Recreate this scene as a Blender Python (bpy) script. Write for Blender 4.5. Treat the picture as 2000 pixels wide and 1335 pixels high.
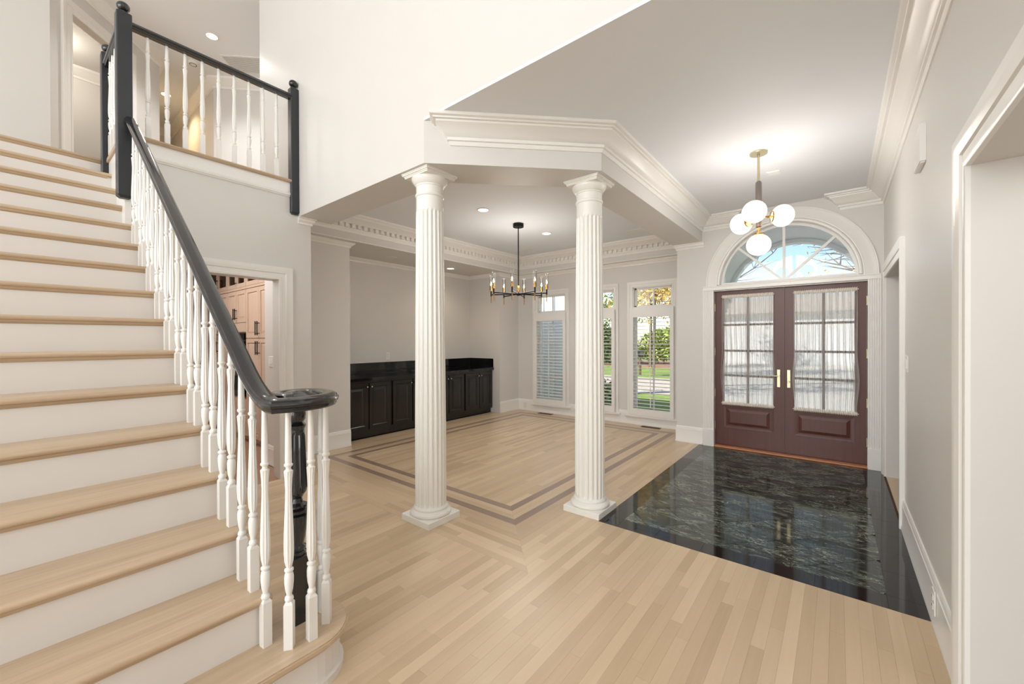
import bpy, bmesh, math, random
from mathutils import Vector, Matrix
random.seed(7)
S = bpy.context.scene
for o in list(bpy.data.objects): bpy.data.objects.remove(o)
C = S.collection
PI = math.pi

# ------------------------------------------------------------------ camera
YAW, PITCH, ROLL, FPX = 0.675931, -0.0042433, -0.00327904, 793.725
def cam_axes():
    cy, sy, cp, sp = math.cos(YAW), math.sin(YAW), math.cos(PITCH), math.sin(PITCH)
    f = Vector((-sy*cp, cy*cp, sp)); r = Vector((cy, sy, 0)); u = r.cross(f)
    cr, sr = math.cos(ROLL), math.sin(ROLL)
    return cr*r + sr*u, -sr*r + cr*u, f
cr_, cu_, cf_ = cam_axes()
CAM = Vector((0, 0, 1.40))
cam = bpy.data.cameras.new('camera'); camo = bpy.data.objects.new('camera', cam); C.objects.link(camo)
camo.matrix_world = Matrix(((cr_.x, cu_.x, -cf_.x, CAM.x), (cr_.y, cu_.y, -cf_.y, CAM.y), (cr_.z, cu_.z, -cf_.z, CAM.z), (0, 0, 0, 1)))
cam.sensor_width = 36; cam.lens = FPX/2000*36; cam.clip_start = .02; cam.clip_end = 400
S.camera = camo

# ------------------------------------------------------------------ world, sun, added fill lights, exposure
w = bpy.data.worlds.new('sky'); S.world = w; w.use_nodes = True
nt = w.node_tree; bg = nt.nodes['Background']
sky = nt.nodes.new('ShaderNodeTexSky'); sky.sky_type = 'NISHITA'; sky.sun_disc = False
sky.sun_elevation = math.radians(38); sky.sun_rotation = math.radians(130); sky.air_density = 1.0; sky.dust_density = .4
nt.links.new(sky.outputs[0], bg.inputs[0]); bg.inputs[1].default_value = .19
def lamp(name, kind, loc, energy, color=(1, 1, 1), rot=None, target=None, **kw):
    d = bpy.data.lights.new(name, kind); d.energy = energy; d.color = color
    for k, v in kw.items(): setattr(d, k, v)
    o = bpy.data.objects.new(name, d); C.objects.link(o); o.location = loc
    if rot: o.rotation_euler = rot
    if target is not None: o.rotation_euler = (Vector(target)-Vector(loc)).to_track_quat('-Z', 'Y').to_euler()
    return o
lamp('sun', 'SUN', (0, 0, 30), 9.0, (1, .95, .86), target=(6, 6.5, 23), angle=.01)   # autumn sun from behind the house: the house shades the near lawn
# added unseen area lights, standing for daylight at made-up rear and high windows
FILL_COL = (.925, .97, 1.0)
lamp('rear_fill', 'AREA', (-1.7, -6.84, 2.7), 500, FILL_COL, rot=(PI/2, 0, 0), shape='RECTANGLE', size=8.4, size_y=4.8)
lamp('high_side_fill', 'AREA', (.37, .35, 4.45), 10, FILL_COL, rot=(0, PI/2, 0), shape='RECTANGLE', size=1.6, size_y=2.2)
S.view_settings.view_transform = 'Standard'; S.view_settings.look = 'None'
S.view_settings.gamma = 1; S.view_settings.use_curve_mapping = False
S.view_settings.exposure = 0.2
S.cycles.diffuse_bounces = 6; S.cycles.max_bounces = 12; S.cycles.transparent_max_bounces = 24
S.cycles.sample_clamp_indirect = 6

# ------------------------------------------------------------------ materials
MATS = {}
def lin(c): return tuple(((v/255)/12.92 if v/255 <= .04045 else ((v/255+.055)/1.055)**2.4) for v in c)
def newmat(name):
    m = bpy.data.materials.new(name); m.use_nodes = True; MATS[name] = m
    return m, m.node_tree, m.node_tree.nodes['Principled BSDF']
def plain(name, col, rough=.5, metal=0, bump=0, bscale=200, vary=.03, coat=0, spec=.5, emis=None, estr=0):
    m, t, b = newmat(name)
    L = t.links
    tc = t.nodes.new('ShaderNodeTexCoord'); n = t.nodes.new('ShaderNodeTexNoise'); n.inputs['Scale'].default_value = 3.1; n.inputs['Detail'].default_value = 4
    L.new(tc.outputs['Object'], n.inputs['Vector'])
    r = t.nodes.new('ShaderNodeMixRGB'); c = lin(col)
    r.inputs[1].default_value = (*[max(0, v*(1-vary)) for v in c], 1); r.inputs[2].default_value = (*[min(1, v*(1+vary)) for v in c], 1)
    L.new(n.outputs[0], r.inputs[0]); L.new(r.outputs[0], b.inputs['Base Color'])
    b.inputs['Roughness'].default_value = rough; b.inputs['Metallic'].default_value = metal
    b.inputs['Specular IOR Level'].default_value = spec
    if coat: b.inputs['Coat Weight'].default_value = coat; b.inputs['Coat Roughness'].default_value = .08
    if bump:
        n2 = t.nodes.new('ShaderNodeTexNoise'); n2.inputs['Scale'].default_value = bscale; L.new(tc.outputs['Object'], n2.inputs['Vector'])
        bp = t.nodes.new('ShaderNodeBump'); bp.inputs['Strength'].default_value = bump; bp.inputs['Distance'].default_value = .002
        L.new(n2.outputs[0], bp.inputs['Height']); L.new(bp.outputs[0], b.inputs['Normal'])
    if emis: b.inputs['Emission Color'].default_value = (*emis, 1); b.inputs['Emission Strength'].default_value = estr
    return m
def wood(name, col, axis='Y', rough=.32, tint=True, grain=.16, coat=.25, amt=1.0):
    """planks: a tint attribute per piece and fine grain stretched along the piece"""
    m, t, b = newmat(name); L = t.links
    tc = t.nodes.new('ShaderNodeTexCoord'); mp = t.nodes.new('ShaderNodeMapping')
    sc = {'X': (2.2, 55, 55), 'Y': (55, 2.2, 55), 'Z': (55, 55, 2.2)}[axis]; mp.inputs['Scale'].default_value = sc
    L.new(tc.outputs['Object'], mp.inputs[0])
    n = t.nodes.new('ShaderNodeTexNoise'); n.inputs['Scale'].default_value = 1.0; n.inputs['Detail'].default_value = 6; n.inputs['Roughness'].default_value = .6
    L.new(mp.outputs[0], n.inputs['Vector'])
    mp2 = t.nodes.new('ShaderNodeMapping'); mp2.inputs['Scale'].default_value = tuple(v*.22 for v in sc); L.new(tc.outputs['Object'], mp2.inputs[0])
    n2 = t.nodes.new('ShaderNodeTexNoise'); n2.inputs['Scale'].default_value = 1.0; n2.inputs['Detail'].default_value = 3; L.new(mp2.outputs[0], n2.inputs['Vector'])
    add = t.nodes.new('ShaderNodeMath'); add.operation = 'ADD'; L.new(n.outputs[0], add.inputs[0]); L.new(n2.outputs[0], add.inputs[1])
    last = add
    if tint:
        at = t.nodes.new('ShaderNodeAttribute'); at.attribute_name = 'tint'
        ml = t.nodes.new('ShaderNodeMath'); ml.operation = 'MULTIPLY_ADD'; ml.inputs[1].default_value = 2.0*amt; L.new(at.outputs['Fac'], ml.inputs[0]); L.new(add.outputs[0], ml.inputs[2]); last = ml
    c = lin(col); rp = t.nodes.new('ShaderNodeMapRange'); rp.inputs['From Min'].default_value = .55; rp.inputs['From Max'].default_value = 1.45 + (2.0*amt if tint else 0)
    L.new(last.outputs[0], rp.inputs[0])
    mx = t.nodes.new('ShaderNodeMixRGB')
    g = grain
    mx.inputs[1].default_value = (c[0]*(1-g), c[1]*(1-g*1.25), c[2]*(1-g*1.5), 1); mx.inputs[2].default_value = (min(1, c[0]*(1+g)), min(1, c[1]*(1+g*1.1)), min(1, c[2]*(1+g*1.2)), 1)
    L.new(rp.outputs[0], mx.inputs[0]); L.new(mx.outputs[0], b.inputs['Base Color'])
    b.inputs['Roughness'].default_value = rough; b.inputs['Coat Weight'].default_value = coat; b.inputs['Coat Roughness'].default_value = .25
    bp = t.nodes.new('ShaderNodeBump'); bp.inputs['Strength'].default_value = .08; bp.inputs['Distance'].default_value = .001
    L.new(n.outputs[0], bp.inputs['Height']); L.new(bp.outputs[0], b.inputs['Normal'])
    return m
def marble():
    m, t, b = newmat('green_marble'); L = t.links
    tc = t.nodes.new('ShaderNodeTexCoord'); at = t.nodes.new('ShaderNodeAttribute'); at.attribute_name = 'tint'
    mp = t.nodes.new('ShaderNodeMapping'); mp.inputs['Rotation'].default_value = (0, 0, .62); mp.inputs['Scale'].default_value = (1.3, 4.0, 1)
    ad = t.nodes.new('ShaderNodeVectorMath'); ad.operation = 'ADD'; L.new(tc.outputs['Object'], ad.inputs[0]); L.new(at.outputs['Vector'], ad.inputs[1]); L.new(ad.outputs[0], mp.inputs[0])
    def nz(scale, det, dist): 
        n = t.nodes.new('ShaderNodeTexNoise'); n.inputs['Scale'].default_value = scale; n.inputs['Detail'].default_value = det; n.inputs['Roughness'].default_value = .68; n.inputs['Distortion'].default_value = dist; L.new(mp.outputs[0], n.inputs['Vector']); return n
    n1 = nz(2.6, 10, 2.0); n2 = nz(3.4, 10, 3.0)
    cr = t.nodes.new('ShaderNodeValToRGB'); e = cr.color_ramp.elements
    e[0].position = .42; e[0].color = (.006, .009, .009, 1); e[1].position = .76; e[1].color = (.21, .26, .20, 1)
    x = e.new(.56); x.color = (.028, .044, .037, 1)
    L.new(n1.outputs[0], cr.inputs[0])
    v = t.nodes.new('ShaderNodeMath'); v.operation = 'SUBTRACT'; v.inputs[1].default_value = .5; L.new(n2.outputs[0], v.inputs[0])
    ab = t.nodes.new('ShaderNodeMath'); ab.operation = 'ABSOLUTE'; L.new(v.outputs[0], ab.inputs[0])
    mr = t.nodes.new('ShaderNodeMapRange'); mr.inputs['From Min'].default_value = 0; mr.inputs['From Max'].default_value = .022; mr.inputs['To Min'].default_value = 1; mr.inputs['To Max'].default_value = 0; L.new(ab.outputs[0], mr.inputs[0])
    n3 = nz(1.9, 4, .5); mr2 = t.nodes.new('ShaderNodeMapRange'); mr2.inputs['From Min'].default_value = .44; mr2.inputs['From Max'].default_value = .62; L.new(n3.outputs[0], mr2.inputs[0])
    mu = t.nodes.new('ShaderNodeMath'); mu.operation = 'MULTIPLY'; L.new(mr.outputs[0], mu.inputs[0]); L.new(mr2.outputs[0], mu.inputs[1])
    mx = t.nodes.new('ShaderNodeMixRGB'); L.new(mu.outputs[0], mx.inputs[0]); L.new(cr.outputs[0], mx.inputs[1]); mx.inputs[2].default_value = (.58, .64, .50, 1)
    L.new(mx.outputs[0], b.inputs['Base Color']); b.inputs['Roughness'].default_value = .07; b.inputs['Specular IOR Level'].default_value = .75
def glassmat(name, tint=(1, 1, 1), gloss=.06):
    m = bpy.data.materials.new(name); m.use_nodes = True; MATS[name] = m; t = m.node_tree
    t.nodes.remove(t.nodes['Principled BSDF']); out = t.nodes['Material Output']
    a = t.nodes.new('ShaderNodeBsdfTransparent'); a.inputs[0].default_value = (*tint, 1); g = t.nodes.new('ShaderNodeBsdfGlossy'); g.inputs['Roughness'].default_value = .02
    lw = t.nodes.new('ShaderNodeFresnel'); lw.inputs[0].default_value = 1.45; mm = t.nodes.new('ShaderNodeMath'); mm.operation = 'MULTIPLY'; mm.inputs[1].default_value = gloss*12; mm.use_clamp = True
    t.links.new(lw.outputs[0], mm.inputs[0]); mx = t.nodes.new('ShaderNodeMixShader'); t.links.new(mm.outputs[0], mx.inputs[0]); t.links.new(a.outputs[0], mx.inputs[1]); t.links.new(g.outputs[0], mx.inputs[2]); t.links.new(mx.outputs[0], out.inputs[0])
def sheer():
    m = bpy.data.materials.new('sheer_fabric'); m.use_nodes = True; MATS['sheer_fabric'] = m; t = m.node_tree
    t.nodes.remove(t.nodes['Principled BSDF']); out = t.nodes['Material Output']
    a = t.nodes.new('ShaderNodeBsdfTransparent'); d = t.nodes.new('ShaderNodeBsdfDiffuse'); tr = t.nodes.new('ShaderNodeBsdfTranslucent')
    d.inputs[0].default_value = (.80, .76, .71, 1); tr.inputs[0].default_value = (.84, .83, .82, 1)
    m1 = t.nodes.new('ShaderNodeMixShader'); m1.inputs[0].default_value = .62; t.links.new(d.outputs[0], m1.inputs[1]); t.links.new(tr.outputs[0], m1.inputs[2])
    n = t.nodes.new('ShaderNodeTexNoise'); n.inputs['Scale'].default_value = 260; tc = t.nodes.new('ShaderNodeTexCoord'); t.links.new(tc.outputs['Object'], n.inputs['Vector'])
    lw = t.nodes.new('ShaderNodeLayerWeight'); lw.inputs[0].default_value = .45
    mr = t.nodes.new('ShaderNodeMapRange'); mr.inputs['To Min'].default_value = .66; mr.inputs['To Max'].default_value = .95; t.links.new(lw.outputs['Facing'], mr.inputs[0])
    m2 = t.nodes.new('ShaderNodeMixShader'); t.links.new(mr.outputs[0], m2.inputs[0]); t.links.new(a.outputs[0], m2.inputs[1]); t.links.new(m1.outputs[0], m2.inputs[2]); t.links.new(m2.outputs[0], out.inputs[0])
def leafmat(name, c1, c2):
    m, t, b = newmat(name); L = t.links
    at = t.nodes.new('ShaderNodeAttribute'); at.attribute_name = 'tint'; mx = t.nodes.new('ShaderNodeMixRGB'); mx.inputs[1].default_value = (*lin(c1), 1); mx.inputs[2].default_value = (*lin(c2), 1)
    L.new(at.outputs['Fac'], mx.inputs[0]); L.new(mx.outputs[0], b.inputs['Base Color']); b.inputs['Roughness'].default_value = .6
WALLC = (217, 214, 210)
plain('wall_paint', WALLC, .42, bump=.04, bscale=420, vary=.01)
plain('ceiling_paint', (231, 234, 238), .7, vary=.01)
plain('trim_white', (236, 234, 230), .28, vary=.01)
plain('column_white', (238, 236, 230), .24, vary=.008)
plain('riser_white', (228, 223, 218), .4, vary=.012)
plain('black_gloss', (25, 27, 30), .18, coat=.5, vary=.1)
plain('black_satin', (44, 47, 50), .34, vary=.1)
plain('dark_metal', (24, 23, 22), .4, metal=.6)
plain('black_cabinet', (21, 17, 16), .26, vary=.12, bump=.05, bscale=90, coat=.2)
plain('black_granite', (12, 12, 13), .06, vary=.4, spec=.7)
plain('brass', (196, 148, 74), .22, metal=1)
plain('pale_brass', (204, 192, 160), .35, metal=1)
plain('nickel', (205, 203, 200), .22, metal=1)
plain('tube_grey', (120, 112, 106), .4, metal=.4)
plain('white_plastic', (232, 230, 226), .35)
plain('dark_slot', (28, 26, 25), .7)
plain('globe_glass', (255, 248, 235), .3, emis=(1, .88, .72), estr=1.25)
plain('bulb', (255, 230, 190), .3, emis=(1, .72, .38), estr=30)
plain('can_lens', (255, 250, 240), .4, emis=(1, .93, .82), estr=9)
plain('can_lens_warm', (255, 235, 205), .4, emis=(1, .78, .5), estr=7)
plain('bronze_register', (92, 66, 48), .45, metal=.3)
plain('subfloor', (96, 72, 52), .8)
plain('grout', (18, 18, 17), .8)
plain('lawn_green', (116, 140, 62), .9, vary=.35)
plain('asphalt', (176, 166, 158), .85, vary=.12)
plain('concrete', (226, 221, 213), .85, vary=.06)
plain('mulch', (150, 110, 92), .95, vary=.3)
plain('bark', (96, 78, 64), .9, vary=.3, bump=.5, bscale=30)
plain('siding_white', (238, 238, 240), .6, vary=.02)
plain('oven_black', (14, 14, 15), .12)
plain('mailbox_black', (30, 32, 36), .4)
wood('oak_y', (203, 180, 149), 'Y', grain=.20); wood('oak_x', (203, 180, 149), 'X', grain=.20)
wood('walnut_x', (150, 128, 114), 'X', tint=True, grain=.14); wood('walnut_y', (150, 128, 114), 'Y', tint=True, grain=.14)
wood('tread_oak', (198, 176, 149), 'Y', tint=True, grain=.30, rough=.36, coat=.1, amt=.25)
wood('kitchen_floor', (176, 138, 112), 'X', grain=.16)
wood('kitchen_maple', (214, 188, 168), 'Z', tint=True, grain=.07, rough=.4, amt=.3)
wood('mahogany', (92, 50, 40), 'Z', tint=False, grain=.24, rough=.42, coat=.12)
wood('threshold_wood', (190, 128, 90), 'X', tint=False, grain=.12, rough=.25)
marble(); glassmat('window_glass', (.97, .985, .98)); glassmat('lamp_glass', (1, .99, .97), .1); glassmat('cabinet_glass', (.7, .62, .55), .05); sheer()
leafmat('leaf_dark', (40, 56, 26), (104, 120, 52)); leafmat('leaf_mid', (88, 112, 40), (170, 182, 84)); leafmat('leaf_gold', (196, 150, 62), (236, 206, 122))

# ------------------------------------------------------------------ mesh helpers
class MB:
    def __init__(s): s.v = []; s.f = []; s.t = []
    def add(s, vs, fs, tint=None):
        b = len(s.v); s.v += [tuple(p) for p in vs]; s.f += [tuple(i+b for i in f) for f in fs]; s.t += [tint]*len(fs); return s
    def box(s, x0, x1, y0, y1, z0, z1, tint=None):
        if x0 > x1: x0, x1 = x1, x0
        if y0 > y1: y0, y1 = y1, y0
        if z0 > z1: z0, z1 = z1, z0
        return s.add([(x0,y0,z0),(x1,y0,z0),(x1,y1,z0),(x0,y1,z0),(x0,y0,z1),(x1,y0,z1),(x1,y1,z1),(x0,y1,z1)],
              [(0,3,2,1),(4,5,6,7),(0,1,5,4),(1,2,6,5),(2,3,7,6),(3,0,4,7)], tint)
    def cbox(s, x0, x1, y0, y1, z0, z1, c=.003, tint=None):
        """box with its vertical and top edges chamfered"""
        p = [(x0+c,y0),(x1-c,y0),(x1,y0+c),(x1,y1-c),(x1-c,y1),(x0+c,y1),(x0,y1-c),(x0,y0+c)]
        mx, my = (x0+x1)/2, (y0+y1)/2
        q = [(mx+(a-mx)*(1-2*c/(x1-x0)), my+(b-my)*(1-2*c/(y1-y0))) for a, b in p]
        v = [(a,b,z0) for a,b in p]+[(a,b,z1-c) for a,b in p]+[(a,b,z1) for a,b in q]
        f = [tuple(range(7,-1,-1)), tuple(range(16,24))]
        for k in (0, 8):
            for i in range(8): f.append((k+i, k+(i+1)%8, k+8+(i+1)%8, k+8+i))
        return s.add(v, f, tint)
    def prism(s, poly, z0, z1, tint=None):
        n = len(poly); a = sum(poly[i][0]*poly[(i+1)%n][1]-poly[(i+1)%n][0]*poly[i][1] for i in range(n))
        if a < 0: poly = poly[::-1]
        return s.add([(x,y,z0) for x,y in poly]+[(x,y,z1) for x,y in poly],
              [tuple(range(n-1,-1,-1)), tuple(range(n,2*n))]+[(i,(i+1)%n,n+(i+1)%n,n+i) for i in range(n)], tint)
    def lathe(s, prof, n=24, c=(0,0,0), fl=None, cap=True):
        """prof [(r,z)]; fl=(count, depth, z0, z1) cuts flutes"""
        v = []; f = []; m = n
        for r, z in prof:
            for i in range(m):
                a = 2*PI*i/m; rr = r
                if fl and fl[2] <= z <= fl[3]: rr = r-fl[1]*(abs(math.sin(a*fl[0]/2))**.8)
                v.append((c[0]+rr*math.cos(a), c[1]+rr*math.sin(a), c[2]+z))
        for k in range(len(prof)-1):
            for i in range(m): f.append((k*m+i, k*m+(i+1)%m, (k+1)*m+(i+1)%m, (k+1)*m+i))
        if cap: f.append(tuple(range(m-1,-1,-1))); f.append(tuple(range((len(prof)-1)*m, len(prof)*m)))
        return s.add(v, f)
    def tube(s, pts, r, n=10, cap=True):
        pts = [Vector(p) for p in pts]; v = []; f = []
        rs = r if isinstance(r, (list, tuple)) else [r]*len(pts)
        ref = None
        for i, p in enumerate(pts):
            d = (pts[min(i+1,len(pts)-1)]-pts[max(i-1,0)]).normalized()
            if ref is None: ref = Vector((0,0,1)) if abs(d.z) < .9 else Vector((1,0,0))
            a = d.cross(ref).normalized(); b = d.cross(a).normalized(); ref = -b if False else ref
            for k in range(n): t = 2*PI*k/n; v.append(p+a*(rs[i]*math.cos(t))+b*(rs[i]*math.sin(t)))
        for i in range(len(pts)-1):
            for k in range(n): f.append((i*n+k, i*n+(k+1)%n, (i+1)*n+(k+1)%n, (i+1)*n+k))
        if cap: f.append(tuple(range(n-1,-1,-1))); f.append(tuple(range((len(pts)-1)*n, len(pts)*n)))
        return s.add(v, f)
    def sphere(s, c, rx, ry, rz, n=24, m=14):
        prof = [(math.sin(PI*k/m), -math.cos(PI*k/m)) for k in range(m+1)]; v = []; f = []
        for r, z in prof:
            for i in range(n): a = 2*PI*i/n; v.append((c[0]+rx*r*math.cos(a), c[1]+ry*r*math.sin(a), c[2]+rz*z))
        for k in range(m):
            for i in range(n): f.append((k*n+i, k*n+(i+1)%n, (k+1)*n+(i+1)%n, (k+1)*n+i))
        return s.add(v, f)
    def sweep(s, prof, path, closed=False, mp=None, cap=True):
        """prof [(offset to the left of the path, h)] mitred along path [(u,v)]; mp maps (u,v,h) to 3D"""
        mp = mp or (lambda u, v, h: (u, v, h)); n = len(path); m = len(prof); V = []; F = []
        for i in range(n):
            p = Vector(path[i])
            d0 = d1 = None
            if closed or i > 0: d0 = (p-Vector(path[i-1])).normalized()
            if closed or i < n-1: d1 = (Vector(path[(i+1) % n])-p).normalized()
            d0 = d0 or d1; d1 = d1 or d0
            n0 = Vector((-d0.y, d0.x)); n1 = Vector((-d1.y, d1.x)); b = n0+n1; b = b/max(1e-6, b.dot(n0))
            for o, h in prof: q = p+b*o; V.append(mp(q.x, q.y, h))
        for i in range(n if closed else n-1):
            j = (i+1) % n
            for k in range(m): F.append((i*m+k, j*m+k, j*m+(k+1) % m, i*m+(k+1) % m))
        if cap and not closed: F.append(tuple(range(m-1,-1,-1))); F.append(tuple(range((n-1)*m, n*m)))
        return s.add(V, F)
    def wall(s, axis, a0, a1, u0, u1, z0, z1, holes=()):
        """wall slab; axis 'X': lies at x a0..a1 and runs along y; holes (u0,u1,z0,z1)"""
        us = sorted({u0, u1, *[h[0] for h in holes], *[h[1] for h in holes]}); 
        for i in range(len(us)-1):
            ua, ub = us[i], us[i+1]
            if ub <= u0 or ua >= u1: continue
            zz = [(z0, z1)]
            for h in holes:
                if h[0] <= ua and h[1] >= ub:
                    nz = []
                    for p, q in zz:
                        if h[2] > p: nz.append((p, min(q, h[2])))
                        if h[3] < q: nz.append((max(p, h[3]), q))
                    zz = nz
            for p, q in zz:
                if q-p > 1e-5:
                    if axis == 'X': s.box(a0, a1, ua, ub, p, q)
                    else: s.box(ua, ub, a0, a1, p, q)
        return s
    def mesh(s, name, mat, smooth=None):
        me = bpy.data.meshes.new(name); me.from_pydata(s.v, [], s.f); me.materials.append(MATS[mat] if isinstance(mat, str) else mat)
        if any(t is not None for t in s.t):
            a = me.attributes.new('tint', 'FLOAT', 'FACE'); a.data.foreach_set('value', [t or 0 for t in s.t])
        bm = bmesh.new(); bm.from_mesh(me); bmesh.ops.recalc_face_normals(bm, faces=bm.faces); bm.to_mesh(me); bm.free()
        if smooth: me.shade_smooth(); me.set_sharp_from_angle(angle=math.radians(smooth))
        me.update(); return me
    def build(s, name, mat, parent=None, smooth=None, loc=None):
        o = bpy.data.objects.new(name, s.mesh(name, mat, smooth)); C.objects.link(o)
        if loc: o.location = loc
        if parent is not None: o.parent = parent
        return o
def empty(name, loc=(0,0,0), rz=0):
    o = bpy.data.objects.new(name, None); C.objects.link(o); o.location = loc; o.rotation_euler = (0,0,rz); o.empty_display_size = .1; return o
def put(name, me, parent, loc=(0,0,0), rz=0):
    o = bpy.data.objects.new(name, me); C.objects.link(o); o.location = loc; o.rotation_euler = (0,0,rz); o.parent = parent; return o
def tag(o, label, cat, group=None, kind=None):
    o['label'] = label; o['category'] = cat
    if group: o['group'] = group
    if kind: o['kind'] = kind
    return o
def struct(o, label, cat): return tag(o, label, cat, kind='structure')
def thing(name, label, cat, loc=(0,0,0), rz=0, group=None): return tag(empty(name, loc, rz), label, cat, group)
def frame_map_y(y0): return lambda u, v, h: (u, y0-h, v)          # casing in a wall facing -y
def frame_map_x(x0, sgn): return lambda u, v, h: (x0+sgn*h, u, v)   # casing in a wall facing sgn*x

# ------------------------------------------------------------------ main dimensions (metres)
XL, YT, YW, XD, XF, XR, YD = -4.417, 1.925, 6.558, -5.09, -1.417, .383, 5.833
XI, YI = XF-.36, YT+.36          # inner faces of the beams
ZC, ZB, ZT, ZU, ZUC = 3.01, 2.70, 3.02, 3.06, 5.52
MX0, MX1, MY0, MY1 = -1.449, .366, 2.862, 5.84    # marble
BX0, BX1, BY0, BY1 = -4.835, -1.905, 2.412, 6.29    # outer edge of the walnut border
CORN = [(-2.365, YT), (XF, 2.873)]      # outer face of the diagonal beam
NB = -5.90                               # niche back

# ------------------------------------------------------------------ floor
fl = struct(MB().box(-6.6, 3.2, -6.9, 6.8, -.14, -.013).build('floor', 'subfloor'), 'pale oak strip floor with dark border lines and a green marble inset by the door', 'floor')
planks = []   # (poly, axis material, tint)
PW = .0572
def strips(poly_fn, u0, u1, lo, hi, axis, mat):
    """fill u0..u1 with strips; lo(u), hi(u) give the ends, at both edges"""
    n = max(1, round((u1-u0)/PW)); wd = (u1-u0)/n
    for i in range(n):
        a, b = u0+i*wd, u0+(i+1)*wd
        la, lb, ha, hb = lo(a), lo(b), hi(a), hi(b)
        cuts = []; p = min(la, lb)+random.uniform(.15, 1.0); end = max(ha, hb)
        while p < end-.2: cuts.append(p); p += random.uniform(.35, 1.25)
        cuts = [c for c in cuts if c > max(la, lb)+.12 and c < min(ha, hb)-.12]
        st = [(la, lb)]+[(c, c) for c in cuts]+[(ha, hb)]
        for k in range(len(st)-1):
            g = .00022; (s0, s1), (e0, e1) = st[k], st[k+1]
            q = [(a+g, s0+g), (b-g, s1+g), (b-g, e1-g), (a+g, e0-g)]
            if axis == 'X': q = [(y, x) for x, y in q]
            planks.append((q, mat, random.gauss(.5, .30)))
k = lambda v: (lambda u: v)
YB = BY0-(-1.449-BX1)       # joint between the hall floor and the dining border planks
strips(0, XL, -1.449, k(-6.8), k(YB), 'Y', 'oak_y')
strips(0, -1.449, MX1, k(-6.8), k(MY0), 'Y', 'oak_y')
strips(0, -6.6, XL, k(-6.8), k(-.9), 'Y', 'oak_y')
strips(0, MX1, 3.1, k(-6.8), k(-.55), 'Y', 'oak_y')
strips(0, YB, BY0, k(-5.08), lambda u: min(-1.449, BX1+(BY0-u)), 'X', 'oak_x')
strips(0, BX1, -1.449, lambda u: max(YB, BY0-(u-BX1)), k(YW), 'Y', 'oak_y')
strips(0, XD-.2, BX0, k(BY0), k(YW), 'Y', 'oak_y')
strips(0, BY1, YW, k(BX0), k(BX1), 'X', 'oak_x')
L1, L2, GP = .070, .070, .112
def ring(x0, x1, y0, y1, wd, mx, my, seg=2.2):
    g = .0004
    def side(axis, a, b, lo0, lo1, hi0, hi1, m):
        n = 2 if abs(hi0-lo0) > seg else 1
        for i in range(n):
            s0 = lo0 if i == 0 else (lo0+hi0)/2; s1 = lo1 if i == 0 else (lo0+hi0)/2
            e0 = hi0 if i == n-1 else (lo0+hi0)/2; e1 = hi1 if i == n-1 else (lo0+hi0)/2
            q = [(s0+g, a+g), (e0-g, a+g), (e1-g, b-g), (s1+g, b-g)]
            if axis == 'Y': q = [(y, x) for x, y in q]
            planks.append((q, m, random.gauss(.5, .2)))
    side('X', y0, y0+wd, x0, x0+wd, x1, x1-wd, mx); side('X', y1-wd, y1, x0+wd, x0, x1-wd, x1, mx)
    side('Y', x0, x0+wd, y0, y0+wd, y1, y1-wd, my); side('Y', x1-wd, x1, y0+wd, y0, y1-wd, y1, my)
o_ = 0
ring(BX0, BX1, BY0, BY1, L1, 'walnut_x', 'walnut_y')
o_ = L1; ring(BX0+o_, BX1-o_, BY0+o_, BY1-o_, GP/2, 'oak_x', 'oak_y'); o_ += GP/2; ring(BX0+o_, BX1-o_, BY0+o_, BY1-o_, GP/2, 'oak_x', 'oak_y'); o_ += GP/2
ring(BX0+o_, BX1-o_, BY0+o_, BY1-o_, L2, 'walnut_x', 'walnut_y'); o_ += L2
strips(0, BX0+o_, BX1-o_, k(BY0+o_), k(BY1-o_), 'Y', 'oak_y')
def px(p):
    d = Vector(p)-CAM; z = d.dot(cf_)
    if z < .05: return None
    return (1000+FPX*d.dot(cr_)/z, 667.5-FPX*d.dot(cu_)/z)
def shown(q, z=0):
    pp = [px((x, y, z)) for x, y in q]
    if any(p is None for p in pp): return 0
    cx = sum(p[0] for p in pp)/len(pp); cy = sum(p[1] for p in pp)/len(pp)
    if not (-60 < cx < 2060 and 0 < cy < 1420): return 0
    if cx < 560 and cy > 700: return 0       # behind the stair
    n = len(pp); return abs(sum(pp[i][0]*pp[(i+1) % n][1]-pp[(i+1) % n][0]*pp[i][1] for i in range(n)))/2
planks.sort(key=lambda p: -shown(p[0]))
rest = {}
cnt = 0
for q, m, t in planks:
    a = shown(q)
    if cnt < 296 and a > 30:
        MB().prism(q, -.012, 0, min(1, max(0, t))).build('plank', m, fl); cnt += 1
    else: rest.setdefault(m, MB()).prism(q, -.012, 0, min(1, max(0, t)))
for m, b in rest.items():
    b.build('planking', m, fl)['kind'] = 'stuff'
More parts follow.
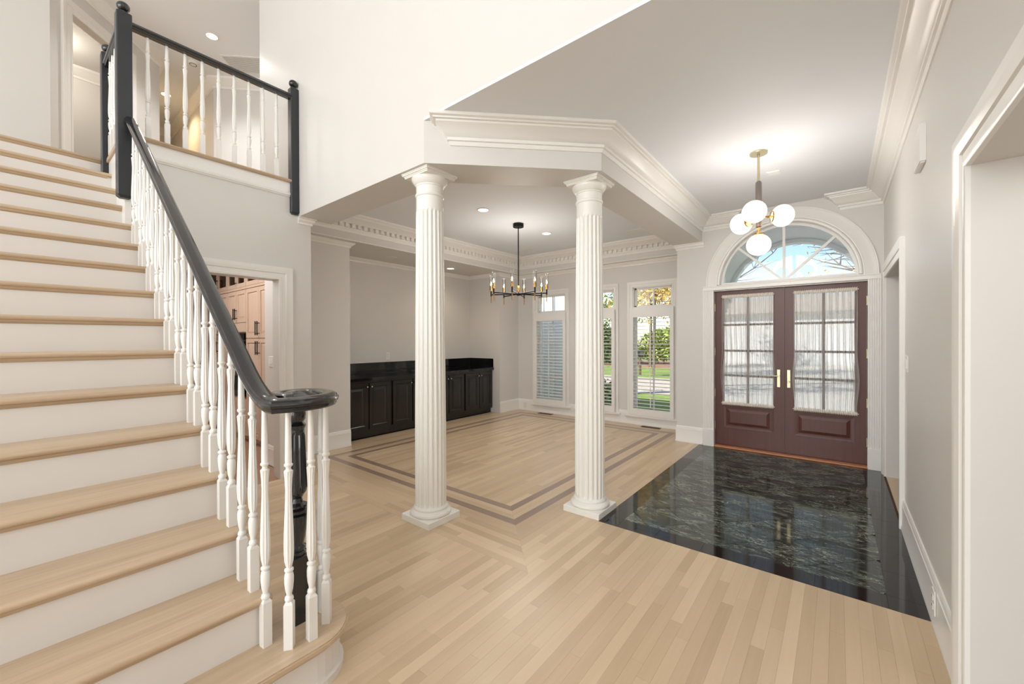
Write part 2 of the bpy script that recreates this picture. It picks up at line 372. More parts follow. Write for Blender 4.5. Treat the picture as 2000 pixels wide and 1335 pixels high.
# marble inset: black border tiles, then diagonal green tiles clipped to the field
def clip(poly, x0, x1, y0, y1):
    for ax, v, sg in ((0, x0, 1), (0, x1, -1), (1, y0, 1), (1, y1, -1)):
        out = []
        for i in range(len(poly)):
            a, b = poly[i], poly[(i+1) % len(poly)]; da, db = sg*(a[ax]-v), sg*(b[ax]-v)
            if da >= 0: out.append(a)
            if da*db < 0: t = da/(da-db); out.append((a[0]+(b[0]-a[0])*t, a[1]+(b[1]-a[1])*t))
        poly = out
        if len(poly) < 3: return []
    return poly
FX0, FX1, FY0, FY1 = -1.300, .208, 3.012, 5.80
MB().box(MX0, MX1, MY0, MY1, -.0125, -.002).build('grout_bed', 'grout', fl)
s2 = .305*math.sqrt(2)
for i in range(-12, 14):
    for j in range(-12, 14):
        u0, v0 = 2.335+i*s2, 4.115+j*s2; g = .0026
        cs = [(u0+g, v0+g), (u0+s2-g, v0+g), (u0+s2-g, v0+s2-g), (u0+g, v0+s2-g)]
        q = clip([((u-v)/2, (u+v)/2) for u, v in cs], FX0, FX1, FY0, FY1)
        if len(q) >= 3:
            n = len(q); ar = abs(sum(q[a][0]*q[(a+1) % n][1]-q[(a+1) % n][0]*q[a][1] for a in range(n)))/2
            if ar > .0008: MB().prism(q, -.002, 0, random.uniform(0, 6)).build('marble_tile', 'green_marble', fl)
def btile(x0, x1, y0, y1): g = .0008; MB().box(x0+g, x1-g, y0+g, y1-g, -.002, 0, 0).build('border_tile', 'black_granite', fl)
xs = [MX0, FX0]+[-1.02+.305*i for i in range(5)]; xs = [x for x in xs if x < FX1-.02]+[FX1, MX1]
for a, b in zip(xs, xs[1:]): btile(a, b, MY0, FY0)
ys = [FY0+.305*i for i in range(10)]; ys = [y for y in ys if y < MY1-.05]+[MY1]
for a, b in zip(ys, ys[1:]): btile(MX0, FX0, a, b); btile(FX1, MX1, a, b)
btile(FX0, FX1, FY1, MY1)

# ------------------------------------------------------------------ walls and ceilings
B = MB
# right wall with the wide cased opening near the camera and a cased opening by the front door
OPN = (.55, 2.233, 0, 2.04); OPF = (4.245, 5.60, 0, 2.03)
struct(B().wall('X', XR, XR+.30, -.6, YD+.3, 0, ZC, (OPN, OPF)).wall('X', XR, XR+.30, -.6, YT, ZC, ZUC+.1, ((.0-.45, 1.15, 3.75, 5.15),)).build('wall_right', 'wall_paint'), 'warm white wall along the right of the entry hall', 'wall')
struct(B().box(XR+.3, 1.9, .3, .32, 0, 2.6).box(XR+.3, 1.9, 2.6, 2.62, 0, 2.6).box(1.9, 1.92, .3, 2.62, 0, 2.6).box(XR+.3, 1.92, .3, 2.62, 2.6, 2.62).box(XR, 1.92, .3, 2.62, -.02, -.001)
       .box(XR+.3, 1.5, 4.0, 4.02, 0, 2.5).box(XR+.3, 1.5, 5.8, 5.82, 0, 2.5).box(1.5, 1.52, 4.0, 5.82, 0, 2.5).box(XR+.3, 1.52, 4.0, 5.82, 2.5, 2.52).build('wall_side_rooms', 'wall_paint'), 'pale walls of the rooms beyond the right-hand openings', 'wall')
struct(B().box(XR, 1.5, 4.02, 5.8, -.02, -.0005, .5).build('floor_closet', 'oak_y'), 'pale oak floor beyond the opening by the front door', 'floor')
# door wall with an arched opening
cxd, czd, RG = -.51, 2.112, .70
DX0, DX1 = -1.272, .252
db = B()
db.box(-1.59, DX0, YD, YD+.16, 0, ZC).box(DX1, XR, YD, YD+.16, 0, ZC).box(DX0, DX1, YD, YD+.16, 2.03, czd)
db.box(DX0, cxd-RG, YD, YD+.16, czd, ZC).box(cxd+RG, DX1, YD, YD+.16, czd, ZC)
NA = 40
arc = [(cxd-RG*math.cos(PI*i/NA), czd+RG*math.sin(PI*i/NA)) for i in range(NA+1)]
for i in range(NA):
    (xa, za), (xb, zb) = arc[i], arc[i+1]
    db.add([(xa,YD,za),(xb,YD,zb),(xb,YD,ZC),(xa,YD,ZC),(xa,YD+.16,za),(xb,YD+.16,zb),(xb,YD+.16,ZC),(xa,YD+.16,ZC)], [(0,1,2,3),(7,6,5,4),(0,4,5,1),(3,2,6,7)])
db.box(-1.74, -1.59, YD, YW+.16, 0, ZC+.1)
struct(db.build('wall_front', 'wall_paint'), 'warm white wall around the arched front doors', 'wall')
# dining window wall
WC = [-4.305, -3.33, -2.35]; WH = .32
struct(B().wall('Y', YW, YW+.16, -6.1, -1.59, 0, ZT+.1, [(c-WH, c+WH, .16, 2.27) for c in WC]).build('wall_dining_front', 'wall_paint'), 'dining room wall with three tall windows', 'wall')
# dining left wall with cabinet niche, niche back, plus the short return at the kitchen doorway
NY0, NY1 = 2.885, 5.965
struct(B().box(XD-.12, XD, 2.06, NY0, 0, ZB).box(NB-.1, XD-.12, NY0-.12, NY0, 0, ZB).box(XD-.12, XD, NY1, YW, 0, ZB).box(NB-.1, XD-.12, NY1, NY1+.12, 0, ZB).box(NB-.1, NB, NY0-.12, NY1+.12, 0, ZB).build('wall_dining_left', 'wall_paint'), 'taupe dining room wall with a wide shallow cabinet niche', 'wall')
# left wall under the balcony, with the kitchen doorway
KD = (.95, 1.736, 0, 2.02)
struct(B().wall('X', XL-.15, XL, .64, 2.06, 0, ZU-.02, (KD,)).box(-5.17, XL-.15, 1.88, 2.06, 0, ZU-.1).build('wall_left', 'wall_paint'), 'off white wall with the kitchen doorway under the balcony', 'wall')
# tall wall over the columns, beams, soffits
tw = B()
tw.box(-5.404, XL, YT, YI, ZU, ZUC).box(XL, CORN[0][0], YT, YI, ZB, ZUC)
tw.box(CORN[0][0], XR+.3, YT, YT+.12, ZC+.02, ZUC)
struct(tw.build('wall_upper', 'wall_paint'), 'bright two-storey wall above the columns', 'wall')
bm_ = B()
bm_.prism([CORN[0], CORN[1], (XI, 3.022), (-2.514, YI), (CORN[0][0], YI)], ZB, ZC-.0005)
bm_.box(XI, XF, 3.022, YD, ZB, ZC-.0005).prism([(XF, 2.873), (XI, 3.022), (XF, 3.022)], ZB, ZC-.0005)
struct(bm_.build('wall_beam', 'wall_paint'), 'boxed beam running over both columns to the front wall', 'beam')
# ceilings
struct(B().prism([(CORN[0][0], YT), (XR+.02, YT), (XR+.02, YD+.02), (XF-.02, YD+.02), (XF-.02, 2.853)], ZC, ZC+.02).build('ceiling', 'ceiling_paint'), 'flat grey white ceiling of the entry hall', 'ceiling')
TX0, TY1 = -4.942, 6.425
TRAY = [(TX0, YI), (-2.514, YI), (XI, 3.022), (XI, TY1), (TX0, TY1)]
struct(B().prism(TRAY, ZT, ZT+.04).build('ceiling_dining', 'ceiling_paint'), 'tray ceiling of the dining room', 'ceiling')
struct(B().box(NB-.1, TX0, YI-.3, YW+.1, ZB, ZT+.03).box(TX0, XI, TY1, YW+.1, ZB, ZT+.03).box(XI, -1.59, YD, YW+.1, ZB, ZT+.03).build('ceiling_soffit', 'wall_paint'), 'dropped soffit around the tray ceiling and over the niche', 'ceiling')
struct(B().box(-5.3, 3.4, -7.0, YI, ZUC, ZUC+.05).box(-12, -5.3, -7.0, 5, ZUC, ZUC+.05).build('ceiling_upper', 'ceiling_paint'), 'upper floor ceiling with crown moulding', 'ceiling')
# stair side wall, unseen rear hall with added tall window openings
struct(B().box(-6.7, -6.6, -6.9, -.9, 0, ZUC).wall('Y', -7.0, -6.9, -6.7, 3.3, 0, ZUC, ((-6.0, -2.2, .3, 5.1), (-1.6, 2.6, .3, 5.1))).box(3.2, 3.3, -6.9, -.5, 0, ZUC).box(XR, 3.3, -.62, -.5, 0, ZUC).build('wall_rear', 'wall_paint'), 'walls of the stair hall behind the camera with added tall windows', 'wall')
struct(B().box(-6.02, -2.18, -6.88, -6.865, .28, 5.12).box(-1.62, 2.62, -6.88, -6.865, .28, 5.12).build('window_6', 'white_plastic'), 'added blinds closing off the made-up tall rear windows', 'window')  # added blinds over the invented rear windows, they keep the sun out
struct(B().box(XR+.02, XR+.04, -.47, 1.17, 3.73, 5.17).build('window_7', 'white_plastic'), 'added blind closing off the made-up high side window', 'window')  # added blind over the invented high window, behind its fill light
# upper hall: landing wall, angled wall with a doorway, hallway, second angled wall
LC = (-6.56, .315); EL = (-7.66, 1.415); ER = (-7.66, 2.07)
def vwall(b, p, q, z0, z1, th=.1, holes=()):
    """wall along p->q, room on its right side; holes (s0,s1,z0,z1) along the run"""
    d = Vector((q[0]-p[0], q[1]-p[1])); Ln = d.length; d /= Ln; nr = Vector((-d.y, d.x))*th
    t = MB().wall('X', 0, 1, 0, Ln, z0, z1, holes)
    b.add([(p[0]+d.x*y+nr.x*x, p[1]+d.y*y+nr.y*x, z) for x, y, z in t.v], t.f)
uw = B()
vwall(uw, (LC[0], -.9), LC, ZU, ZUC)
DS = (.24, .98)      # doorway along the angled wall
vwall(uw, LC, EL, ZU, ZUC, holes=((DS[0], DS[1], ZU, ZU+2.03),))
vwall(uw, EL, (-10.2, EL[1]), ZU, ZUC); vwall(uw, (-10.2, EL[1]-.1), (-10.2, ER[1]+.1), ZU, ZUC); vwall(uw, (-10.2, ER[1]), ER, ZU, ZUC)
vwall(uw, ER, (-6.4, 3.33), ZU, ZUC); vwall(uw, (-6.4, 3.33), (-5.3, 3.33), ZU, ZUC); vwall(uw, (-5.404, 3.33), (-5.404, YI-.1), ZU, ZUC)
# small room behind the angled doorway
vwall(uw, (-6.66, -.6), (-8.6, -.6), ZU, ZU+2.3); vwall(uw, (-8.6, -.6), (-8.6, 1.3), ZU, ZU+2.3)
uw.box(-8.7, -6.6, -.7, .2, ZU+2.3, ZU+2.34)
uw.prism([(-8.7, .2), (-6.68, .2), (-7.75, 1.31), (-8.7, 1.31)], ZU+2.3, ZU+2.34)
struct(uw.build('wall_upper_hall', 'wall_paint'), 'angled cream walls of the upstairs landing and hallway', 'wall')
XN = lambda i: -1.775-.25*(i-2)       # front of the nosing of step i
RISE = .1925
struct(B().box(-5.3, XL, .64, YI, ZU-.14, ZU-.02).box(-10.3, -5.335, -.9, 3.4, ZU-.14, ZU+.019).build('floor_upper', 'oak_x'), 'upper landing floor', 'floor')

# ------------------------------------------------------------------ mouldings
crown_p = [(0, 2.835), (.008, 2.835), (.012, 2.845), (.016, 2.862), (.028, 2.866), (.028, 2.888), (.042, 2.894), (.058, 2.914), (.082, 2.945), (.104, 2.962), (.106, 2.974), (.124, 2.976), (.126, 2.986), (.144, 2.992), (.150, 3.004), (.150, ZC), (0, ZC)]
tn = [0]
def trim(b, label, mat='trim_white', sm=35):
    tn[0] += 1; return struct(b.build('trim_%d' % tn[0], mat, smooth=sm), label, 'trim')
trim(B().sweep(crown_p, [(XR, YD), (.03, YD), (.03, YD+.155)]), 'crown moulding right of the door arch')
trim(B().sweep(crown_p, [(XR, YD), (XR, YT)][::-1]), 'crown moulding along the right wall')
trim(B().sweep(crown_p, [(-1.07, YD+.155), (-1.07, YD), (XF, YD), (XF, 2.873), (CORN[0][0]+.14, YT+.14), (CORN[0][0]+.03, YT+.25)]), 'crown moulding on the beam over the columns and left of the arch')
small = [(0, 2.635), (.010, 2.637), (.014, 2.655), (.034, 2.672), (.052, 2.688), (.056, ZB), (0, ZB)]
trim(B().sweep(small, [(-1.59-.15, YW), (XD, YW), (XD, NY1), (NB, NY1), (NB, NY0), (XD, NY0), (XD, 2.06)]), 'small crown moulding around the dining room walls and niche')
dent = [(0, 2.80), (.012, 2.80), (.016, 2.83), (.026, 2.84), (.03, 2.85), (.03, 2.905), (.05, 2.91), (.055, 2.918), (.075, 2.93), (.105, 2.955), (.125, 2.965), (.128, 2.985), (.15, 3.0), (.155, ZT), (0, ZT)]
td = trim(B().sweep(dent, TRAY, closed=True), 'dentil crown moulding around the tray ceiling')
dm = B().box(-.021, .021, -.0, .034, 2.856, 2.905).mesh('dentil', 'trim_white')
for i in range(len(TRAY)):
    a, b = Vector(TRAY[i]), Vector(TRAY[(i+1) % 5]); d = (b-a); L_ = d.length; d /= L_; nr = Vector((-d.y, d.x)); n = int((L_-.1)/.085)
    for j in range(n):
        p = a+d*(L_/2+(j-(n-1)/2)*.085)+nr*.03
        put('dentil', dm, td, (p.x, p.y, 0), math.atan2(d.y, d.x))
trim(B().sweep([(0, 2.70), (.012, 2.70), (.012, 2.712), (0, 2.712)], [(TX0, YI), (TX0, TY1), (XI, TY1)][::-1]), 'thin bead at the foot of the tray fascia')
def base_prof(h=.218): return [(0, 0), (.022, 0), (.022, .02), (.017, .03), (.017, h-.035), (.013, h-.03), (.013, h-.012), (.006, h), (0, h)]
bn = [0]
def baseboard(path, label):
    bn[0] += 1; sides = ['right_near', 'right_far', 'dining_left', 'dining_front', 'front_left', 'niche_end', 'left', 'kitchen']
    return struct(B().sweep(base_prof(), path).build('baseboard_'+sides[bn[0]-1], 'trim_white', smooth=35), label, 'baseboard')
baseboard([(XR, 2.363), (XR, 4.13)], 'tall white baseboard along the right wall')
baseboard([(XR, -.45), (XR, .42)], 'tall white baseboard beside the camera on the right wall')
baseboard([(XD, NY0), (XD, 2.06)], 'tall white baseboard on the pier left of the cabinets')
baseboard([(-1.59, YD+.02), (-1.59-.0, YW)][::-1] and [(-1.74, YW), (XD, YW), (XD, NY1)], 'tall white baseboard under the dining windows')
baseboard([(-1.405, YD), (-1.74, YD), (-1.74, YW)], 'tall white baseboard on the pier left of the front doors')
baseboard([(XL, 2.06), (XL, 1.835)][::-1] and [(XD, 2.06), (XL, 2.06), (XL, 1.835)], 'tall white baseboard at the end of the kitchen wall')
baseboard([(XL, .85), (XL, .66)], 'tall white baseboard left of the kitchen doorway')
baseboard([(XL-.15, 1.88), (-5.17, 1.88)], 'white baseboard inside the kitchen')
cas = [(0, 0), (0, .014), (.006, .018), (.022, .018), (.026, .012), (.060, .012), (.066, .020), (.085, .026), (.098, .030), (.125, .030), (.125, 0)]
cas = [(-a, h) for a, h in cas]
def casing(path, mp, label): return trim(B().sweep(cas, path, mp=mp), label)
# openings are traced so that the casing lies on the left of the run
casing([(OPN[1], 0), (OPN[1], OPN[3]), (OPN[0], OPN[3]), (OPN[0], 0)], frame_map_x(XR, -1), 'white casing of the wide opening at the right edge')
casing([(OPF[1], 0), (OPF[1], OPF[3]), (OPF[0], OPF[3]), (OPF[0], 0)], frame_map_x(XR, -1), 'white casing of the opening beside the front doors')
casing([(KD[1], 0), (KD[1], KD[3]), (KD[0], KD[3]), (KD[0], 0)], frame_map_x(XL, 1), 'white casing of the kitchen doorway')
def dmap(p, q, off=0):
    d = Vector((q[0]-p[0], q[1]-p[1])).normalized(); nr = Vector((d.y, -d.x))
    return lambda u, v, h: (p[0]+d.x*u+nr.x*h, p[1]+d.y*u+nr.y*h, v)
casing([(DS[1], ZU), (DS[1], ZU+2.03), (DS[0], ZU+2.03), (DS[0], ZU)], dmap(LC, EL), 'white casing of the upstairs angled doorway')
upc = [(0, ZUC-.15), (.01, ZUC-.15), (.016, ZUC-.12), (.03, ZUC-.11), (.06, ZUC-.06), (.095, ZUC-.03), (.1, ZUC), (0, ZUC)]
trim(B().sweep([(-o, h) for o, h in upc], [(LC[0], -.9), LC, EL, (-10.2, EL[1]), (-10.2, ER[1]), ER, (-6.4, 3.33)]), 'crown moulding along the angled upstairs walls')
rmc = [(-o, h-ZUC+ZU+2.3) for o, h in upc]
trim(B().sweep(rmc, [(-6.7, -.6), (-8.6, -.6), (-8.6, 1.3)]), 'crown moulding inside the room upstairs')
# wall-end cap under the left end of the beam and under its right end at the front wall
cp = [(0, 2.63), (.01, 2.63), (.014, 2.65), (.03, 2.665), (.034, 2.685), (.046, 2.69), (.046, ZB), (0, ZB)]
trim(B().sweep(cp, [(XL-.15, 2.06), (XL, 2.06), (XL, YT-.0)]), 'moulded cap at the end of the kitchen wall')
trim(B().sweep(cp, [(XF+.03, YD), (-1.59-.15, YD), (-1.74, YD+.3)]), 'moulded cap on the pier left of the front doors')
# balcony edge
bal = empty('trim_balcony'); struct(bal, 'oak nosing and white fascia along the balcony edge', 'trim')
B().sweep([(0, ZU-.032), (.034, ZU-.032), (.042, ZU-.024), (.045, ZU-.015), (.040, ZU-.004), (.03, ZU), (-.12, ZU), (-.12, ZU-.032)], [(XL, YT), (XL, .655)]).build('nosing', 'tread_oak', bal, smooth=40)
B().sweep([(0, ZU-.13), (.012, ZU-.13), (.012, ZU-.032), (0, ZU-.032)], [(XL, YT), (XL, .655)]).build('fascia', 'trim_white', bal)
B().sweep([(0, 2.885), (.008, 2.885), (.012, 2.895), (.02, 2.9), (.024, 2.915), (.012, 2.93), (0, 2.93)], [(XL, YT), (XL, .655)]).build('bead', 'trim_white', bal, smooth=40)

# ------------------------------------------------------------------ columns
def column(loc, label):
    t = thing('column', label, 'column', loc, group='fluted columns under the beam')
    B().cbox(-.161, .161, -.161, .161, 0, .048, .004).build('plinth', 'column_white', t)
    B().lathe([(.150, .046), (.158, .052), (.160, .064), (.154, .076), (.144, .080), (.142, .086), (.134, .090), (.136, .098), (.132, .108), (.126, .112), (.123, .118)], 48).build('base_ring', 'column_white', t, smooth=50)
    NF = 20; R0, R1 = .121, .1055
    rad = lambda z: R0+(R1-R0)*max(0, (z-.6)/1.85)**1.2
    zs = [.115, .13]+[.13+.02*1]+[.2+i*.24 for i in range(9)]+[2.30, 2.385, 2.40, 2.41, 2.43]
    v = []; f = []; n = NF*10
    for z in zs:
        dep = .0105 if .15 <= z <= 2.385 else (.006 if z in (.13, 2.40) else 0)
        for i in range(n):
            a = 2*PI*i/n; ph = (i % 10)/10; fl_ = max(0, math.sin(PI*min(1, max(0, (ph-.14)/.72))))**.6 if .14 < ph < .86 else 0
            r = rad(z)-dep*fl_; v.append((r*math.cos(a), r*math.sin(a), z))
    for q in range(len(zs)-1):
        for i in range(n): f.append((q*n+i, q*n+(i+1) % n, (q+1)*n+(i+1) % n, (q+1)*n+i))
    B().add(v, f).build('shaft', 'column_white', t, smooth=25)
    B().lathe([(.1055, 2.43), (.1045, 2.515), (.110, 2.519), (.1135, 2.529), (.110, 2.539), (.1045, 2.543), (.1045, 2.595), (.109, 2.598), (.109, 2.607), (.113, 2.610), (.124, 2.622), (.135, 2.640), (.140, 2.655), (.138, 2.664)], 48).build('capital', 'column_white', t, smooth=40)
    ab = B()
    for h, z0, z1 in ((.136, 2.662, 2.672), (.141, 2.672, 2.680), (.150, 2.680, 2.690), (.154, 2.690, 2.6995)): ab.box(-h, h, -h, h, z0, z1)
    ab.build('abacus', 'column_white', t)
    return t
column((-2.513, 2.102, 0), 'white fluted column nearest the stair')
column((-1.606, 3.030, 0), 'white fluted column at the corner of the green marble floor')

# ------------------------------------------------------------------ stair
YS = .668      # open side of the treads
YN = .629      # line of balusters and rail
stair = thing('staircase', 'staircase with oak treads and white risers rising to the landing', 'staircase', (0, 0, 0))
def nosing_prof(xf, zt):  # section in x,z; tread top zt, front xf
    r = .0135
    pts = [(xf-r+r*math.sin(a), zt-r+r*math.cos(a)) for a in [PI*i/8 for i in range(9)]]
    return pts
def tread(i):
    xf = XN(i); zt = RISE*i; xb = XN(i+1)-.028 if i < 16 else xf-.12
    pts = nosing_prof(xf, zt)+[(xb, zt-.027), (xb, zt)]
    b = B(); n = len(pts); y0, y1 = -.9, YS if i < 15 else .60
    b.add([(x, y0, z) for x, z in pts]+[(x, y1, z) for x, z in pts], [tuple(range(n)), tuple(range(2*n-1, n-1, -1))]+[(j, n+j, n+(j+1) % n, (j+1) % n) for j in range(n)], random.uniform(.25, .75))
    o = b.build('tread', 'tread_oak', stair, smooth=40)
    # cove strip under the nosing
    c = [(xf-.010, zt-.027), (xf-.013, zt-.036), (xf-.022, zt-.043), (xf-.030, zt-.046), (xf-.030, zt-.027)]
    m = len(c); B().add([(x, y0, z) for x, z in c]+[(x, y1-.03, z) for x, z in c], [tuple(range(m)), tuple(range(2*m-1, m-1, -1))]+[(j, m+j, m+(j+1) % m, (j+1) % m) for j in range(m)], .2).build('cove_strip', 'tread_oak', o, smooth=40)
for i in range(2, 17): tread(i)
for i in range(2, 17):
    zt = RISE*i
    B().box(XN(i)-.046, XN(i)-.028, -.9, .640 if i < 15 else .6, RISE*(i-1), zt-.0275).build('riser', 'riser_white', stair)
# starting step: rounded end curling around the volute newel
def bull(off):
    xf = -1.592-off; R = .190-off; cx, cy = -1.782, .775
    pts = [(xf, -.9)]+[(cx+R*math.cos(a), cy+R*math.sin(a)) for a in [i*PI/16*1.12 for i in range(0, 15)]]
    pts += [(-2.0, cy+R*.62), (-2.04, .64), (-2.04, -.9)]
    return pts
t1 = B(); z1 = RISE
for off, za, zb in ((.008, z1-.027, z1-.022), (.0, z1-.022, z1-.006), (.006, z1-.006, z1)): t1.prism(bull(off), za, zb, .55)
t1.build('tread', 'tread_oak', stair)
B().prism(bull(.026), z1-.045, z1-.027, .2).build('cove_strip', 'tread_oak', stair)
B().prism(bull(.034), 0, z1-.028).build('riser', 'riser_white', stair)
B().prism(bull(.018), 0, .03).build('shoe_moulding', 'riser_white', stair)
# open stringer with stepped top and the wall below
st = [(XN(2)-.03, 0)]
for i in range(2, 15): st += [(XN(i)-.03, RISE*i-.028), (XN(i+1)-.03, RISE*i-.028)]
st += [(XN(15)-.03, RISE*15-.028), (-5.3, RISE*15-.028), (-5.3, 0)]
n = len(st); B().add([(x, .62, z) for x, z in st]+[(x, .642, z) for x, z in st], [tuple(range(n-1, -1, -1)), tuple(range(n, 2*n))]+[(j, (j+1) % n, n+(j+1) % n, n+j) for j in range(n)]).build('stringer', 'trim_white', stair)
B().box(-5.3, XN(2)-.05, -.92, -.9, 0, .25).build('back_stringer', 'trim_white', stair)
# curb shelf between the two upper newels
B().box(-5.24, -4.46, .585, .665, ZU-.035, ZU).build('curb_nosing', 'tread_oak', stair)
B().box(-5.28, XL, .60, .642, 2.3, ZU-.035).build('curb_panel', 'trim_white', stair)

# ------------------------------------------------------------------ balusters and rails
def baluster_mesh(name, h, blk=.18, s=.0165):
    b = B(); b.box(-s, s, -s, s, 0, blk-.006); b.add([(-s,-s,blk-.006),(s,-s,blk-.006),(s,s,blk-.006),(-s,s,blk-.006),(-.010,-.010,blk+.006),(.010,-.010,blk+.006),(.010,.010,blk+.006),(-.010,.010,blk+.006)], [(0,1,5,4),(1,2,6,5),(2,3,7,6),(3,0,4,7),(4,5,6,7)])
    z = blk
    pr = [(.009, z), (.0145, z+.006), (.0165, z+.014), (.0145, z+.022), (.010, z+.027), (.0105, z+.034), (.0145, z+.052), (.017, z+.078), (.0172, z+.100), (.0150, z+.114), (.0105, z+.119), (.0165, z+.124), (.0168, z+.131), (.0100, z+.137), (.0105, z+.142)]
    b.lathe(pr, 16, cap=False)
    z2 = z+.142; Lf = .375
    fp = [(.0115, 0), (.0160, .02), (.0178, .05), (.0182, .085), (.0172, .13), (.0150, .19), (.0125, .26), (.0118, .30), (.0135, .34), (.0160, .368), (.0165, .375)]
    N = 40; v = []; f = []
    for r, zz in fp:
        for i in range(N):
            a = 2*PI*i/N; dep = 0 if zz in (0, .375) else r*.13
            v.append(((r-dep*abs(math.sin(a*5)))*math.cos(a), (r-dep*abs(math.sin(a*5)))*math.sin(a), z2+zz))
    for q in range(len(fp)-1):
        for i in range(N): f.append((q*N+i, q*N+(i+1) % N, (q+1)*N+(i+1) % N, (q+1)*N+i))
    b.add(v, f); z3 = z2+Lf
    b.lathe([(.0165, z3), (.0100, z3+.006), (.0095, z3+.014), (.0155, z3+.020), (.0160, z3+.026), (.0120, z3+.031), (.0125, z3+.04), (.0100, max(h, z3+.06))], 16)
    return b.mesh(name, 'trim_white', smooth=40)
railing = thing('stair_railing', 'black handrail with scroll end on white turned balusters beside the stair', 'railing')
RZ = lambda x: 1.413+.765*(-2.103-x)       # middle of the rail
RB = .026
meshes = {}
for i in range(2, 15):
    for kx in (0, 1):
        x = XN(i)-.087-kx*.125
        if x < -4.33: continue
        h = round(RZ(x)-RB-RISE*i, 3)
        if i == 2 and kx == 0: h = round(RZ(x)-RB-RISE*i+.004, 3)
        if h not in meshes: meshes[h] = baluster_mesh('baluster', h)
        put('baluster', meshes[h], railing, (x, YN, RISE*i))
zv = 1.155     # middle of the scroll
bm1 = baluster_mesh('baluster', zv-.024-RISE)
for x, y in ((-1.775, .642), (-1.688, .695), (-1.668, .773), (-1.716, .859), (-1.808, .882)): put('baluster', bm1, railing, (x, y, RISE), math.atan2(y-.775, x+1.79)+PI/4*0)
# handrail section (offset, height) and its sweep along the slope, easing and scroll
def rail_section(wd=.031):
    return [(o*1.14, h) for o, h in [(-.020, -.026), (.020, -.026), (.024, -.020), (.024, -.010), (.030, -.006), (wd+.002, .004), (.030, .010), (.026, .013), (.024, .021), (.014, .027), (-.014, .027), (-.024, .021), (-.026, .013), (-.030, .010), (-wd-.002, .004), (-.030, -.006), (-.024, -.010), (-.024, -.020)]]
def rail(path, name, parent, sec=None, mat='black_gloss', twist=None):
    sec = sec or rail_section(); pts = [Vector(p) for p in path]; v = []; f = []; m = len(sec)
    for i, p in enumerate(pts):
        d = (pts[min(i+1, len(pts)-1)]-pts[max(0, i-1)]); dh = Vector((d.x, d.y, 0)).normalized(); side = Vector((-dh.y, dh.x, 0)); d.normalize(); up = side.cross(d)*-1
        if up.z < 0: up = -up
        sc = twist(i) if twist else 1
        for o, h in sec: v.append(p+side*(o*sc)+up*h)
    for i in range(len(pts)-1):
        for q in range(m): f.append((i*m+q, i*m+(q+1) % m, (i+1)*m+(q+1) % m, (i+1)*m+q))
    f.append(tuple(range(m-1, -1, -1))); f.append(tuple(range((len(pts)-1)*m, len(pts)*m)))
    return B().add(v, f).build(name, mat, parent, smooth=32)
pth = [(-4.37, YN, RZ(-4.37)), (-3.5, YN, RZ(-3.5)), (-2.6, YN, RZ(-2.6)), (-2.10, YN, RZ(-2.10))]
xe, ze = -2.02, RZ(-2.02)
P0, P1, P2 = Vector((xe, ze)), Vector((-1.735-.0, RZ(-1.735))), Vector((-1.62, zv))
# quadratic easing from the slope to level
xi = -2.112-(zv-1.413)/.765      # where the slope would reach the scroll's height
P1 = Vector((xi, zv)); P0 = Vector((xi-.17, RZ(xi-.17))); P2 = Vector((xi+.12, zv))
ez = [P0*(1-t)**2+P1*2*t*(1-t)+P2*t*t for t in [i/10 for i in range(11)]]
pth = [p for p in pth if p[0] < P0.x-.02]+[(q.x, YN+(.004*i/10), q.y) for i, q in enumerate(ez)]
vc = (-1.822, .786)
# spiral: start at the end of the easing, curl toward +y and in to the newel
ends = Vector((pth[-1][0]-vc[0], pth[-1][1]-vc[1])); a0 = math.atan2(ends.y, ends.x); r0 = ends.length
for i in range(1, 31):
    t = i/30; a = a0+t*2*PI*1.02; r = r0*(1-t)+.052*t
    if t < .5: r = r0+(.107-r0)*min(1, t*3.2)
    else: r = .107+(.060-.107)*(t-.5)*2
    pth.append((vc[0]+r*math.cos(a), vc[1]+r*math.sin(a), zv))
hr = rail(pth, 'handrail', railing)
B().lathe([(.0005, -.026), (.100, -.026), (.108, -.012), (.108, .004), (.098, .012), (.060, .019), (.052, .024), (.034, .031), (0, .033)], 40, (vc[0], vc[1], zv), cap=False).build('scroll_eye', 'black_gloss', hr, smooth=40)
# turned black newel under the scroll
nw = (vc[0]-.003, vc[1], RISE)
hN = zv-.026-RISE
nb = B(); s = .036; nb.cbox(-s, s, -s, s, 0, .285, .004)
nb.lathe([(.030, .285), (.035, .292), (.036, .300), (.028, .306), (.034, .312), (.035, .322), (.026, .330), (.026, .34)], 24)
nb.lathe([(.026, .335), (.032, .36), (.040, .42), (.042, .45), (.041, .458), (.030, .462), (.041, .470), (.042, .482), (.030, .488), (.041, .495), (.040, .503), (.024, .512), (.020, .53), (.028, .545)], 24)
N = 96; v = []; f = []
fp = [(.028, .545), (.036, .556), (.0395, .575), (.039, .60), (.036, .70), (.0325, .80), (.030, hN-.13), (.0305, hN-.118), (.030, hN-.11)]
for r, zz in fp:
    dep = .0055 if .57 < zz < hN-.125 else 0
    for i in range(N): a = 2*PI*i/N; rr = r-dep*abs(math.sin(a*6)); v.append((rr*math.cos(a), rr*math.sin(a), zz))
for q in range(len(fp)-1):
    for i in range(N): f.append((q*N+i, q*N+(i+1) % N, (q+1)*N+(i+1) % N, (q+1)*N+i))
nb.add(v, f)
nb.lathe([(.030, hN-.11), (.034, hN-.10), (.037, hN-.092), (.030, hN-.084), (.026, hN-.078), (.034, hN-.066), (.036, hN-.04), (.028, hN-.015), (.022, hN)], 24)
nb.build('newel_post', 'black_gloss', railing, smooth=40, loc=nw)
